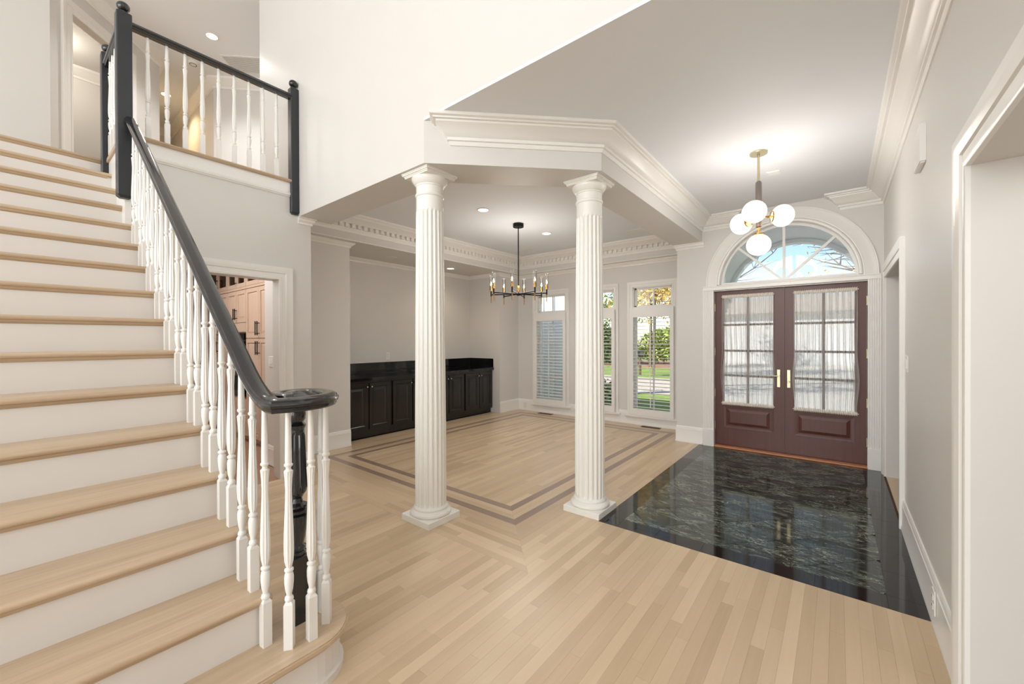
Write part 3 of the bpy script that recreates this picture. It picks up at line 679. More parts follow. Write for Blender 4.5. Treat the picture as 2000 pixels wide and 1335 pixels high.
# balcony railing with three square newels
balc = thing('balcony_railing', 'black balcony rail with square ball-topped newels and white balusters upstairs', 'railing')
def newel(x, y, z0, z1, parent, s=.046):
    b = B(); b.cbox(-s, s, -s, s, .02, z1-z0, .006); b.add([(-s,-s,.02),(s,-s,.02),(s,s,.02),(-s,s,.02),(-s*.6,-s*.6,0),(s*.6,-s*.6,0),(s*.6,s*.6,0),(-s*.6,s*.6,0)], [(0,1,5,4),(1,2,6,5),(2,3,7,6),(3,0,4,7),(4,5,6,7)])
    o = b.build('newel_post', 'black_satin', parent, loc=(x, y, z0))
    q = B().lathe([(s*.7, 0), (s*.75, .008), (s*.45, .016), (s*.45, .02)], 20).sphere((0, 0, .055), .042, .042, .038, 20, 12).build('ball_finial', 'black_gloss', o, smooth=40); q.location = (0, 0, z1-z0)
    return o
NX1, NY1_ = -4.405, .597
newel(NX1, NY1_, 2.53, 3.985, balc); newel(-5.235, .602, 2.83, 4.03, balc); newel(-4.412, 1.885, 2.71, 4.01, balc, .04)
zr = 3.915
rail([(NX1, .62, zr), (NX1, 1.2, zr), (NX1, 1.86, zr)], 'handrail', balc); rail([(-4.43, .60, zr), (-4.8, .60, zr), (-5.20, .60, zr)], 'handrail', balc)
bmb = baluster_mesh('baluster', zr-.026-ZU)
for i in range(9): put('baluster', bmb, balc, (-4.425, .745+i*.1225, ZU))
for i in range(5): put('baluster', bmb, balc, (-4.55-i*.128, .60, ZU))

# ------------------------------------------------------------------ front doors
def leaf(x0, x1, hinge_left, label, nm):
    t = empty(nm, ((x0+x1)/2, YD+.06, .02)); struct(t, label, 'door')
    W = (x1-x0)/2-.003; H = 2.008
    gx, gz0, gz1 = W-.105, .56, 1.925           # glazing
    b = B().box(-W, -gx, 0, .045, 0, H).box(gx, W, 0, .045, 0, H).box(-gx, gx, 0, .045, gz1, H).box(-gx, gx, 0, .045, 0, .235).box(-gx, gx, 0, .045, .515, gz0)
    b.build('stile_frame', 'mahogany', t)
    pn = B().box(-gx, gx, .010, .034, .235, .515); pn.sweep([(0, .0), (-.022, .0), (-.026, -.008), (-.0, -.010)], [(-gx, .235), (gx, .235), (gx, .515), (-gx, .515)][::-1], closed=True, mp=lambda u, v, h: (u, h, v))
    pn.add([(-gx+.07, .0, .305), (gx-.07, .0, .305), (gx-.07, .0, .445), (-gx+.07, .0, .445), (-gx+.03, .012, .265), (gx-.03, .012, .265), (gx-.03, .012, .485), (-gx+.03, .012, .485)], [(0,1,2,3),(4,5,1,0),(5,6,2,1),(6,7,3,2),(7,4,0,3)])
    pn.build('panel', 'mahogany', t)
    rows = [gz0, .915, 1.235, 1.57, gz1]
    for z in rows[1:-1]: B().box(-gx, gx, .005, .040, z-.013, z+.013).build('muntin', 'mahogany', t)
    B().box(-.013, .013, .005, .040, gz0, gz1).build('muntin', 'mahogany', t)
    for r in range(4):
        for sx in (-1, 1): B().box(sx*gx, sx*.013, .020, .024, rows[r]+(.013 if r else 0), rows[r+1]-(.013 if r < 3 else 0)).build('pane', 'window_glass', t)
    hx = (W-.048) if hinge_left else (-W+.048)
    hd = B().cbox(hx-.019, hx+.019, -.008, 0, .80, 1.015, .004).build('handle_plate', 'pale_brass', t)
    sg = -1 if hinge_left else 1
    if hinge_left:
        B().lathe([(.011, 0), (.011, .04), (.014, .042)], 12).build('lever_neck', 'pale_brass', hd).matrix_local = Matrix.Translation((hx, -.008, .935)) @ Matrix.Rotation(PI/2, 4, 'X')
        B().tube([(hx, -.048, .935), (hx+sg*.03, -.05, .937), (hx+sg*.075, -.05, .933), (hx+sg*.115, -.047, .925)], [.009, .009, .008, .006]).build('lever', 'pale_brass', hd, smooth=50)
    else:
        B().lathe([(.013, 0), (.013, .02), (.010, .024)], 14).build('thumb_turn', 'pale_brass', hd, smooth=40).matrix_local = Matrix.Translation((hx, -.006, .87)) @ Matrix.Rotation(PI/2, 4, 'X')
    for z in (.25, .68, 1.22, 1.80):
        B().lathe([(.007, 0), (.007, .10)], 10, ((-W if hinge_left else W), -.006, z-.05)).build('hinge', 'pale_brass', t)
    return t
leaf(DX0, -.512, True, 'left mahogany door leaf with glazed upper half and lever handle', 'door_1')
leaf(-.512, DX1, False, 'right mahogany door leaf with glazed upper half and thumb turn', 'door_2')
struct(B().box(-.522, -.502, YD+.050, YD+.064, .02, 2.02).build('trim_astragal', 'mahogany'), 'narrow mahogany strip between the two doors', 'trim')
th = empty('trim_threshold', (0, 0, 0)); struct(th, 'copper toned wooden threshold under the doors', 'trim')
B().sweep([(0, 0), (.05, 0), (.055, .008), (.05, .018), (.03, .024), (0, .024)], [(DX1, YD+.02), (DX0, YD+.02)], ).build('threshold_strip', 'threshold_wood', th, smooth=40)
B().box(DX0, DX1, YD+.02, YD+.2, 0, .018).build('door_sill', 'threshold_wood', th)
B().box(-1.41, DX0, YD-.032, YD-.014, 0, .018).build('shoe_strip', 'threshold_wood', th); B().box(DX1, .372, YD-.032, YD-.014, 0, .018).build('shoe_strip', 'threshold_wood', th)
# fluted pilasters
for x0, x1, lb in ((-1.402, DX0, 'fluted white pilaster left of the front doors'), (DX1, .368, 'fluted white pilaster right of the front doors')):
    p = empty('trim_pilaster', ((x0+x1)/2, YD, 0)); struct(p, lb, 'trim'); hw = (x1-x0)/2
    pts = [(-hw, 0), (-hw, -.024)]; nfl = 5; wf = (2*hw-.02)/nfl
    for i in range(nfl):
        a = -hw+.01+i*wf
        for t_ in range(0, 7): pts.append((a+.003+(wf-.006)*t_/6, -.024+.007*math.sin(PI*t_/6)))
    pts += [(hw, -.024), (hw, 0)]
    B().prism(pts, .225, 2.045).build('fluted_board', 'trim_white', p, smooth=40)
    B().cbox(-hw-.004, hw+.004, -.034, 0, 0, .225, .003).build('plinth_block', 'trim_white', p)
# impost, arch mouldings and fanlight
imp = B().box(-1.404, .372, YD-.034, YD, 2.045, 2.058).box(-1.40, .369, YD-.030, YD, 2.058, 2.088).box(-1.408, .376, YD-.040, YD, 2.088, 2.098)
trim(imp, 'white impost moulding between the doors and the fanlight')
def arcpath(r, n=48, e=.0): return [(cxd+r*math.cos(PI*i/n), czd+r*math.sin(PI*i/n)) for i in range(n+1)]
trim(B().sweep([(.0, 0), (.0, .020), (-.012, .024), (-.02, .020), (-.11, .020), (-.116, .026), (-.128, .026), (-.128, 0)], [(cxd+.725, 2.098)]+arcpath(.725)[1:-1]+[(cxd-.725, 2.098)], mp=frame_map_y(YD)), 'broad white arched casing above the front doors')
trim(B().sweep([(.0, -.10), (.0, .026), (-.010, .030), (-.022, .028), (-.03, .022), (-.03, -.10)], arcpath(.692), mp=frame_map_y(YD)), 'inner moulded rim of the arched fanlight')
fan = empty('window_4', (cxd, YD+.08, czd)); struct(fan, 'half round fanlight with white radial bars over the doors', 'window')
RI = .69
B().sweep([(0, -.012), (0, .012), (.028, .012), (.028, -.012)], [(a-cxd, b-czd) for a, b in arcpath(RI)], mp=lambda u, v, h: (u, h, v)).build('sash_rim', 'trim_white', fan, smooth=40)
B().box(-RI, RI, -.016, .016, 0, .026).build('sash_sill', 'trim_white', fan)
for a in (PI*.25-.03, PI/2, PI*.75+.03):
    dx, dz = math.cos(a), math.sin(a); nx, nz_ = -dz*.014, dx*.014; q0, q1 = .015, RI-.01
    B().add([(dx*q0+nx, y, dz*q0+nz_) for y in (-.014, .014)]+[(dx*q0-nx, y, dz*q0-nz_) for y in (-.014, .014)]+[(dx*q1+nx, y, dz*q1+nz_) for y in (-.014, .014)]+[(dx*q1-nx, y, dz*q1-nz_) for y in (-.014, .014)], [(0,2,6,4),(1,5,7,3),(0,4,5,1),(2,3,7,6),(0,1,3,2),(4,6,7,5)]).build('radial_bar', 'trim_white', fan)
angs = [0.02, PI*.25-.03, PI/2, PI*.75+.03, PI-.02]
for a, b in zip(angs, angs[1:]):
    n = 12; o = [(math.cos(a+(b-a)*i/n)*(RI-.02), math.sin(a+(b-a)*i/n)*(RI-.02)) for i in range(n+1)]+[(0, .03)]
    m = len(o); B().add([(x, -.002, z) for x, z in o]+[(x, .002, z) for x, z in o], [tuple(range(m)), tuple(range(2*m-1, m-1, -1))]+[(j, (j+1) % m, m+(j+1) % m, m+j) for j in range(m)]).build('pane', 'window_glass', fan)
# curtains
def curtain(x0, x1, z0, z1, label, seed):
    rnd = random.Random(seed); t = thing('curtain', label, 'curtain', ((x0+x1)/2, YD+.035, 0), group='sheer curtains on the front doors')
    W = (x1-x0)/2; nu, nv = 150, 26; v = []; f = []
    ph = [rnd.uniform(0, 6.28) for _ in range(8)]; fr = [rnd.uniform(.8, 1.2) for _ in range(8)]
    for j in range(nv+1):
        tz = j/nv; z = z0+.04+(z1-z0-.08)*tz
        pinch = 1-.012*math.sin(PI*tz*1.5)+(.075*math.sin(PI*tz/.5)**2 if tz < .5 else 0)
        for i in range(nu+1):
            u = -1+2*i/nu
            am = .012+.013*math.sin(PI*tz)
            y = am*math.sin(u*46*fr[0]+ph[1]+1.2*math.sin(tz*2+ph[2]))+am*.6*math.sin(u*83*fr[1]+ph[3]+tz*2.2)+.005*math.sin(u*11+ph[4]+tz*3)
            v.append((u*W*pinch+.004*math.sin(u*30+tz*5), y, z))
    for j in range(nv):
        for i in range(nu): a = j*(nu+1)+i; f.append((a, a+1, a+nu+2, a+nu+1))
    B().add(v, f).build('sheer_panel', 'sheer_fabric', t, smooth=180)
    for zc, nm in ((z1-.02, 'top_heading'), (z0+.02, 'bottom_heading')):
        v = []; f = []; n = 160
        for i in range(n+1):
            u = -W+2*W*i/n; wob = .004*math.sin(i*1.1+ph[5])+.003*math.sin(i*2.3)
            for k2 in range(8): a = 2*PI*k2/8; v.append((u, -.004+(.011+wob*.5)*math.cos(a), zc+(.022+wob)*math.sin(a)))
        for i in range(n):
            for k2 in range(8): f.append((i*8+k2, i*8+(k2+1) % 8, (i+1)*8+(k2+1) % 8, (i+1)*8+k2))
        f.append(tuple(range(7, -1, -1))); f.append(tuple(range(n*8, n*8+8)))
        B().add(v, f).build(nm, 'curtain_cloth', t, smooth=60)
        B().tube([(-W-.012, -.002, zc), (W+.012, -.002, zc)], .005, 8).build('rod', 'white_plastic', t)
plain('curtain_cloth', (222, 212, 200), .85, vary=.05)
curtain(-1.180, -.612, .555, 1.975, 'gathered sheer curtain on the left door leaf', 3)
curtain(-.408, .168, .555, 1.972, 'gathered sheer curtain on the right door leaf', 8)

# ------------------------------------------------------------------ dining windows
for wi, c in enumerate(WC):
    nm = ['leftmost', 'middle', 'right-hand'][wi]
    t = empty('window_%d' % (wi+1), (c, YW, 0)); struct(t, nm+' tall dining window with transom', 'window')
    m = lambda u, v, h: (u, -h, v)
    B().sweep([(-a*.72 if False else a*.72, h*.8) for a, h in [(-p[0]*-1, p[1]) for p in cas]], [(WH, .16), (WH, 2.27), (-WH, 2.27), (-WH, .16)], mp=m).build('casing', 'trim_white', t, smooth=35)
    B().cbox(-.45, .45, -.055, 0, .132, .158, .004).build('stool', 'trim_white', t); B().box(-.405, .405, -.018, 0, .052, .132).build('apron', 'trim_white', t)
    B().box(-WH, WH, 0, .15, .158, .165).box(-WH, -WH+.012, 0, .15, .16, 2.27).box(WH-.012, WH, 0, .15, .16, 2.27).box(-WH, WH, 0, .15, 2.258, 2.27).box(-WH, WH, -.004, .12, 1.90, 1.945).build('jamb', 'trim_white', t)
    fr = B()
    for z0, z1 in ((.165, 1.90), (1.945, 2.258)):
        fr.box(-.31, -.28, .06, .10, z0, z1).box(.28, .31, .06, .10, z0, z1).box(-.31, .31, .06, .10, z0, z0+.022).box(-.31, .31, .06, .10, z1-.022, z1)
    fr.build('sash', 'trim_white', t)
    B().box(-.009, .009, .065, .095, 1.945, 2.258).build('muntin', 'trim_white', t); B().box(-.009, .009, .065, .095, .165, 1.90).build('muntin', 'trim_white', t)
    for z in (.75, 1.33): B().box(-.28, .28, .065, .095, z-.009, z+.009).build('muntin', 'trim_white', t)
    for z0, z1 in ((1.967, 2.236), (.187, .741), (.759, 1.321), (1.339, 1.878)):
        for sx in (-1, 1): B().box(sx*.009, sx*.28, .078, .082, z0, z1).build('pane', 'window_glass', t)
    sh = thing('plantation_shutter', 'white plantation shutter with open louvres on the '+nm+' dining window', 'shutter', (c, YW-.035, 0), group='plantation shutters on the dining windows')
    B().box(-.355, -.298, -.02, .014, .16, 1.92).box(.298, .355, -.02, .014, .16, 1.92).box(-.298, .298, -.02, .014, .16, .270).box(-.298, .298, -.02, .014, 1.77, 1.92).build('shutter_frame', 'trim_white', sh)
    lv = B(); pts = [(.031*math.cos(2*PI*i/12), .0042*math.sin(2*PI*i/12)) for i in range(12)]; ti = [.20, .12, .07][wi]
    pts = [(a*math.cos(ti)-b*math.sin(ti), a*math.sin(ti)+b*math.cos(ti)) for a, b in pts]
    lv.add([(-.296, a, b) for a, b in pts]+[(.296, a, b) for a, b in pts], [tuple(range(11, -1, -1)), tuple(range(12, 24))]+[(j, (j+1) % 12, 12+(j+1) % 12, 12+j) for j in range(12)])
    lm = lv.mesh('louvre', 'trim_white', smooth=40)
    for i in range(26): put('louvre', lm, sh, (0, -.002, .299+i*.0577))
    B().box(-.006, .006, -.046, -.036, .31, 1.74).build('tilt_rod', 'trim_white', sh)

# ------------------------------------------------------------------ cabinets in the niche
XCF = -5.262     # face of the doors
CW = (NY1-NY0)/4
for ci in range(4):
    y0 = NY0+ci*CW; lb = ['leftmost black base cabinet, beside the white pier', 'second black base cabinet from the left, behind the stair-side column', 'third black base cabinet from the left', 'rightmost black base cabinet, next to the window wall'][ci]
    t = thing('base_cabinet', lb, 'cabinet', (XCF, y0, 0), group='black base cabinets in the niche')
    B().box(-.55, -.022, .002, CW-.002, .085, .828).box(-.55, -.075, .002, CW-.002, 0, .085).build('body', 'black_cabinet', t)
    B().box(-.075, -.062, .002, CW-.002, 0, .085).build('toe_kick', 'black_granite', t)
    dw = (CW-.06)/2
    for d in range(2):
        a = .022+d*(dw+.016); b = a+dw; z0, z1 = .125, .79
        dr = B().box(-.022, -.012, a, b, z0, z1)
        mp = lambda u, v, h: (h, u, v)
        dr.sweep([(0, -.012), (0, 0), (.050, 0), (.056, -.006), (.062, -.010), (.062, -.012)], [(a, z0), (b, z0), (b, z1), (a, z1)], closed=True, mp=mp)
        do = dr.build('door', 'black_cabinet', t)
        i = .075; B().add([(-.002, a+i+.03, z0+i+.03), (-.002, b-i-.03, z0+i+.03), (-.002, b-i-.03, z1-i-.03), (-.002, a+i+.03, z1-i-.03), (-.011, a+i, z0+i), (-.011, b-i, z0+i), (-.011, b-i, z1-i), (-.011, a+i, z1-i)], [(0,1,2,3),(4,5,1,0),(5,6,2,1),(6,7,3,2),(7,4,0,3)]).build('raised_panel', 'black_cabinet', do)
        ky = b-.028 if d == 0 else a+.028
        B().sphere((.022, ky, .738), .013, .013, .013, 14, 8).tube([(0, ky, .738), (.016, ky, .738)], .006, 8).build('knob', 'nickel', do, smooth=50)
ct = thing('countertop', 'polished black stone counter with tiled splashback in the niche', 'countertop', (XCF, NY0, .83))
B().cbox(NB-XCF+.001, .028, .001, NY1-NY0-.001, 0, .040, .004).build('slab', 'black_granite', ct)
nt_ = 10; tw_ = (NY1-NY0-.02)/nt_; tl = B().box(0, .010, .0008, tw_-.0008, .041, .215, 0).mesh('splash_tile', 'black_granite')
for i in range(nt_): put('splash_tile', tl, ct, (NB-XCF+.001, .01+i*tw_, 0))
ts = B().box(.0008, .318, 0, .010, .041, .215, 0).mesh('splash_tile', 'black_granite')
for y in (0.0005, NY1-NY0-.0105):
    for i in range(2): put('splash_tile', ts, ct, (NB-XCF+.011+i*.32, y, 0))

# ------------------------------------------------------------------ chandeliers
ch = thing('dining_chandelier', 'black eight arm chandelier with glass candle shades over the dining floor', 'chandelier', (-3.472, 4.478, 0))
B().lathe([(.073, 2.972), (.075, 2.976), (.075, ZT-.006), (.073, ZT-.001)], 32).build('canopy', 'dark_metal', ch, smooth=40)
B().lathe([(.0075, 2.15), (.0075, 2.975)], 12).build('stem', 'dark_metal', ch, smooth=40)
B().lathe([(.014, 2.065), (.015, 2.07), (.015, 2.155), (.013, 2.158)], 16).build('brass_sleeve', 'brass', ch, smooth=40)
B().lathe([(.010, 2.018), (.028, 2.025), (.030, 2.033), (.030, 2.055), (.024, 2.062), (.014, 2.066)], 24).build('hub', 'dark_metal', ch, smooth=40)
RA = .395
am = B().tube([(.02, 0, 2.044), (RA, 0, 2.044)], .0085, 8).tube([(RA, 0, 2.022), (RA, 0, 2.092)], .0105, 10).mesh('arm', 'dark_metal', smooth=50)
cs_ = B().lathe([(.0055, 1.925), (.0065, 1.93), (.0065, 2.02), (.008, 2.024)], 10, (RA, 0, 0)).lathe([(.010, 2.092), (.017, 2.097), (.017, 2.105), (.011, 2.108), (.011, 2.17), (.009, 2.175)], 12, (RA, 0, 0)).mesh('candle_holder', 'brass', smooth=50)
gs = B().lathe([(.0195, 2.106), (.021, 2.11), (.0195, 2.20), (.019, 2.25), (.021, 2.318)], 20, (RA, 0, 0), cap=False).mesh('glass_shade', 'lamp_glass', smooth=60)
bl = B().lathe([(.005, 2.172), (.0085, 2.185), (.0085, 2.198), (.004, 2.214), (.0008, 2.226)], 12, (RA, 0, 0)).mesh('bulb', 'bulb', smooth=60)
for i in range(8):
    th_ = math.radians(13+45*i); dv = cf_*math.cos(th_)+cr_*math.sin(th_); az = math.atan2(dv.y, dv.x)
    a = put('arm', am, ch, (0, 0, 0), az)
    for nm, me in (('candle_holder', cs_), ('glass_shade', gs), ('bulb', bl)): put(nm, me, a)
lamp('chandelier_glow', 'POINT', (-3.472, 4.478, 2.25), 20, (1, .95, .90), shadow_soft_size=.35)
gl = thing('globe_pendant', 'brass pendant with four white globes in front of the arched doors', 'pendant', (-.534, 4.073, 0))
B().lathe([(.066, ZC-.016), (.068, ZC-.012), (.068, ZC-.001)], 32).build('canopy', 'pale_brass', gl, smooth=40)
B().lathe([(.010, 2.755), (.010, ZC-.014)], 14).build('stem', 'pale_brass', gl, smooth=40)
B().lathe([(.012, 2.365), (.023, 2.371), (.0235, 2.38), (.0235, 2.745), (.020, 2.756), (.011, 2.764)], 20).build('grey_tube', 'tube_grey', gl, smooth=40)
def globe(dirv, z, R):
    p = Vector((dirv.x*R, dirv.y*R, z)); a = Vector((0, 0, z))
    ar = B().tube([a+dirv*.02, a+dirv*(R-.078)], .008, 10).build('arm', 'brass', gl, smooth=50)
    d = B().lathe([(.010, -.02), (.012, -.012), (.045, -.006), (.047, .004), (.043, .008)], 24).build('cup', 'brass', ar, smooth=40)
    d.matrix_local = Matrix.Translation(a+dirv*(R-.078)) @ dirv.to_track_quat('Z', 'Y').to_matrix().to_4x4()
    s_ = B().sphere((0, 0, 0), .092, .092, .086, 32, 18).build('globe', 'globe_glass', ar, smooth=180); s_.matrix_local = Matrix.Translation(p) @ dirv.to_track_quat('Z', 'Y').to_matrix().to_4x4()
for deg, z in ((75, 2.452), (-49, 2.444), (190, 2.458)):
    th_ = math.radians(deg); dv = Vector((-.13, .9915, 0))*math.cos(th_)+Vector((.9915, .13, 0))*math.sin(th_); globe(dv, z, .180)
B().lathe([(.009, 2.318), (.009, 2.368), (.016, 2.37)], 12).build('drop_stem', 'brass', gl, smooth=40)
B().lathe([(.043, 2.302), (.045, 2.31), (.012, 2.318), (.010, 2.32)], 24).build('cup', 'brass', gl, smooth=40)
B().sphere((0, 0, 2.214), .094, .094, .090, 32, 18).build('globe', 'globe_glass', gl, smooth=180)
lamp('pendant_glow', 'POINT', (-.534, 4.073, 2.42), 26, (1, .95, .90), shadow_soft_size=.3)

# ------------------------------------------------------------------ recessed lights, vents, plates
def can(loc, label, lens='can_lens', power=6, r=.062, col=(1, .985, .97)):
    t = thing('recessed_light', label, 'ceiling light', loc, group='recessed ceiling lights')
    B().lathe([(r, -.0005), (r+.022, -.0005), (r+.024, -.004), (r, -.006)], 32, cap=False).build('trim_ring', 'white_plastic', t, smooth=40)
    B().lathe([(r, -.003), (.001, -.0032)], 32, cap=False).build('lens', lens, t)
    if power: lamp('recessed_glow', 'SPOT', (loc[0], loc[1], loc[2]-.02), power, col, rot=(0, 0, 0), spot_size=2.3, spot_blend=.8, shadow_soft_size=.06)
can((-3.438, 3.725, ZT), 'recessed ceiling light between the columns, left of the chandelier', power=36)
can((-3.452, 5.15, ZT), 'recessed ceiling light to the right of the chandelier stem', power=36)
can((-5.46, 5.04, ZB), 'recessed light in the niche soffit right of the stair-side column', 'can_lens_warm', 14, col=(1, .8, .55))
can((-5.43, 3.775, ZB), 'unlit recessed light in the niche soffit left of the stair-side column', 'white_plastic', 0)
can((-6.60, 1.77, ZUC), 'recessed ceiling light over the upstairs landing', power=110)
can((-8.75, 1.70, ZUC), 'recessed ceiling light in the upstairs hallway', 'can_lens_warm', 70, col=(1, .74, .42))
def grille(loc, sx, sy, n, label, rz=0, name='ceiling_vent', mat='white_plastic', flip=-1, slot='dark_slot'):
    t = thing(name, label, 'vent', loc, rz)
    z = .006*flip
    B().box(-sx, sx, -sy, -sy+.02, 0, z).box(-sx, sx, sy-.02, sy, 0, z).box(-sx, -sx+.02, -sy+.02, sy-.02, 0, z).box(sx-.02, sx, -sy+.02, sy-.02, 0, z).build('frame', mat, t)
    B().box(-sx+.02, sx-.02, -sy+.02, sy-.02, 0, z*.2).build('backing', slot, t)
    wd = (2*sy-.04)/n; sm = B().box(-sx+.02, sx-.02, 0, wd*.55, z*.3, z*.9).mesh('slat', mat)
    for i in range(n): put('slat', sm, t, (0, -sy+.02+wd*(i+.22), 0))
grille((-4.42, 5.93, ZT-.0002), .15, .10, 6, 'white vent grille in the far left of the dining ceiling', slot='white_plastic')
grille((-2.352, 5.885, ZT-.0002), .15, .10, 6, 'white vent grille in the dining ceiling near the beam', slot='white_plastic')
grille((-6.87, 2.30, ZUC-.0002), .30, .20, 16, 'large slatted return vent in the upstairs ceiling', PI/4)
grille((-4.34, 6.42, .0005), .15, .045, 12, 'bronze floor register under the leftmost window', name='floor_register', mat='bronze_register', flip=1)
grille((-2.33, 6.44, .0005), .15, .045, 12, 'bronze floor register under the right-hand window', name='floor_register', mat='bronze_register', flip=1)
t = thing('smoke_detector', 'round white smoke detector on the upstairs ceiling', 'detector', (-7.44, 1.76, ZUC)); B().lathe([(.065, 0), (.065, -.012), (.058, -.03), (.03, -.036), (.001, -.036)], 28, cap=False).build('housing', 'white_plastic', t, smooth=40)
B().lathe([(.045, -.033), (.045, -.036), (.038, -.0365), (.038, -.033)], 28, cap=False).build('sensor_slot', 'dark_slot', t)
t = thing('ceiling_speaker', 'small square white fitting on the hall ceiling by the pendant', 'speaker', (-.486, 4.655, ZC)); B().cbox(-.055, .055, -.055, .055, -.008, 0, .002).build('grille_plate', 'white_plastic', t); B().box(-.042, .042, -.042, .042, -.010, -.008).build('face', 'trim_white', t)
def plate(loc, rz, label, kind='switch', n=1, cat=None):
    nm = {'switch': 'light_switch', 'outlet': 'wall_outlet'}[kind]
    t = thing(nm, label, 'switch' if kind == 'switch' else 'outlet', loc, rz); w_ = .036*n+.0
    B().cbox(-w_, w_, -.007, 0, -.058, .058, .003).build('cover_plate', 'white_plastic', t)
    for i in range(n):
        x = (i-(n-1)/2)*.046
        if kind == 'switch': B().add([(x-.016, -.007, -.032), (x+.016, -.007, -.032), (x+.016, -.007, .032), (x-.016, -.007, .032), (x-.016, -.013, -.032), (x+.016, -.013, -.032), (x+.016, -.009, .032), (x-.016, -.009, .032)], [(4,5,6,7),(0,1,5,4),(1,2,6,5),(2,3,7,6),(3,0,4,7)]).build('rocker', 'trim_white', t)
        else:
            for z in (-.022, .022): B().cbox(x-.015, x+.015, -.010, -.006, z-.014, z+.014, .003).build('socket', 'trim_white', t); B().box(x-.007, x-.004, -.0105, -.0099, z-.003, z+.007).box(x+.004, x+.007, -.0105, -.0099, z-.003, z+.007).build('slots', 'dark_slot', t)
plate((XR, 3.985, 1.225), -PI/2, 'white light switch on the right wall beside the opening near the doors', 'switch', 2)
plate((XR-.018, 2.80, .135), -PI/2, 'white outlet set in the right-hand baseboard', 'outlet')
plate((NB, 4.02, 1.145), PI/2, 'white outlet above the black counter', 'outlet')
plate((-4.907, YW-.017, .10), 0, 'white outlet in the baseboard left of the leftmost window', 'outlet')
plate((-1.785, YW-.017, .098), 0, 'white outlet in the baseboard right of the dining windows', 'outlet')
plate((-4.99, 1.88, 1.17), 0, 'white double light switch inside the kitchen doorway', 'switch', 2)
t = thing('door_chime', 'plain white chime box high on the right wall', 'chime', (XR, 3.32, 2.50)); B().box(-.026, 0, -.11, .11, -.105, .105).build('cover', 'white_plastic', t); B().box(-.022, -.002, -.10, .10, -.112, -.105).build('lower_grille', 'trim_white', t)
t = thing('air_register', 'small wall vent above the upstairs doorway opening', 'vent', (-8.6, -.05, ZU+2.0)); B().box(.0, .012, -.22, .22, -.07, .07).build('frame', 'white_plastic', t)
for i in range(10): B().box(.012, .016, -.19+i*.04, -.168+i*.04, -.05, .05).build('slot', 'dark_slot', t)

lamp('upstairs_room_fill', 'POINT', (-7.9, .3, ZU+2.1), 14, (1, .93, .82), shadow_soft_size=.1)  # added lamp, unseen, brightens the dark room behind the angled doorway
lamp('side_room_fill', 'POINT', (1.25, 1.5, 2.3), 16, (1, .97, .94), shadow_soft_size=.2)  # added lamp, unseen, spills through the right-hand opening into the hall
# ------------------------------------------------------------------ kitchen beyond the doorway
YK = 2.09
struct(B().box(-9.2, -5.3, .66, 2.7, 2.62, 2.66).box(-5.3, XL-.15, .66, 1.88, 2.62, 2.66).box(-9.3, -9.2, .62, 2.8, 0, 2.66).box(-9.3, -5.17, 2.70, 2.8, 0, 2.66).box(-9.3, XL-.15, .645, .66, 0, 2.66).box(-5.27, -5.17, 2.06, 2.8, 0, 2.66).build('wall_kitchen', 'wall_paint'), 'walls and ceiling of the kitchen', 'wall')
kf = struct(B().box(-9.2, -5.9, .6, 2.7, -.14, -.013).build('floor_kitchen', 'subfloor'), 'warm brown plank floor of the kitchen', 'floor')
for i in range(26):
    y0 = .62+i*.082; x = -9.2+random.uniform(0, 1)
    xs_ = [-9.2]
    while x < XL-.6: xs_.append(x); x += random.uniform(.7, 1.5)
    xs_.append(XL if KD[0]-.02 < y0 < KD[1] else XL-.15)
    if y0 > 2.1: continue
    for a, b in zip(xs_, xs_[1:]):
        if y0 > 1.80 and b > -5.17: b = -5.17
        if b-a > .05: B().box(a+.0006, b-.0006, y0+.0006, y0+.0814, -.012, 0, random.random()).build('plank', 'kitchen_floor', kf)
def bar(t, x, z0, z1, y): 
    B().tube([(x, y-.032, z0), (x, y-.032, z1)], .0065, 8).tube([(x, y, z0+.025), (x, y-.032, z0+.025)], .005, 6).tube([(x, y, z1-.025), (x, y-.032, z1-.025)], .005, 6).build('bar_handle', 'dark_metal', t, smooth=50)
def kdoor(t, x0, x1, z0, z1, hside, hz, glass=False):
    g = .0025; x0 += g; x1 -= g; z0 += g; z1 -= g; fw = .055
    b = B().box(x0, x0+fw, -.02, 0, z0, z1, .5).box(x1-fw, x1, -.02, 0, z0, z1, .5).box(x0+fw, x1-fw, -.02, 0, z0, z0+fw, .5).box(x0+fw, x1-fw, -.02, 0, z1-fw, z1, .5)
    d = b.build('door', 'kitchen_maple', t)
    if glass: B().box(x0+fw, x1-fw, -.010, -.006, z0+fw, z1-fw).build('pane', 'cabinet_glass', d)
    else:
        a, bb, c, e = x0+fw, x1-fw, z0+fw, z1-fw; i = .03
        B().add([(a, -.006, c), (bb, -.006, c), (bb, -.006, e), (a, -.006, e), (a+i, -.015, c+i), (bb-i, -.015, c+i), (bb-i, -.015, e-i), (a+i, -.015, e-i)], [(4,5,6,7),(0,1,5,4),(1,2,6,5),(2,3,7,6),(3,0,4,7)], .5).build('raised_panel', 'kitchen_maple', d)
    hx = x1-.028 if hside > 0 else x0+.028
    if hz: bar(d, hx, hz[0], hz[1], -.02)
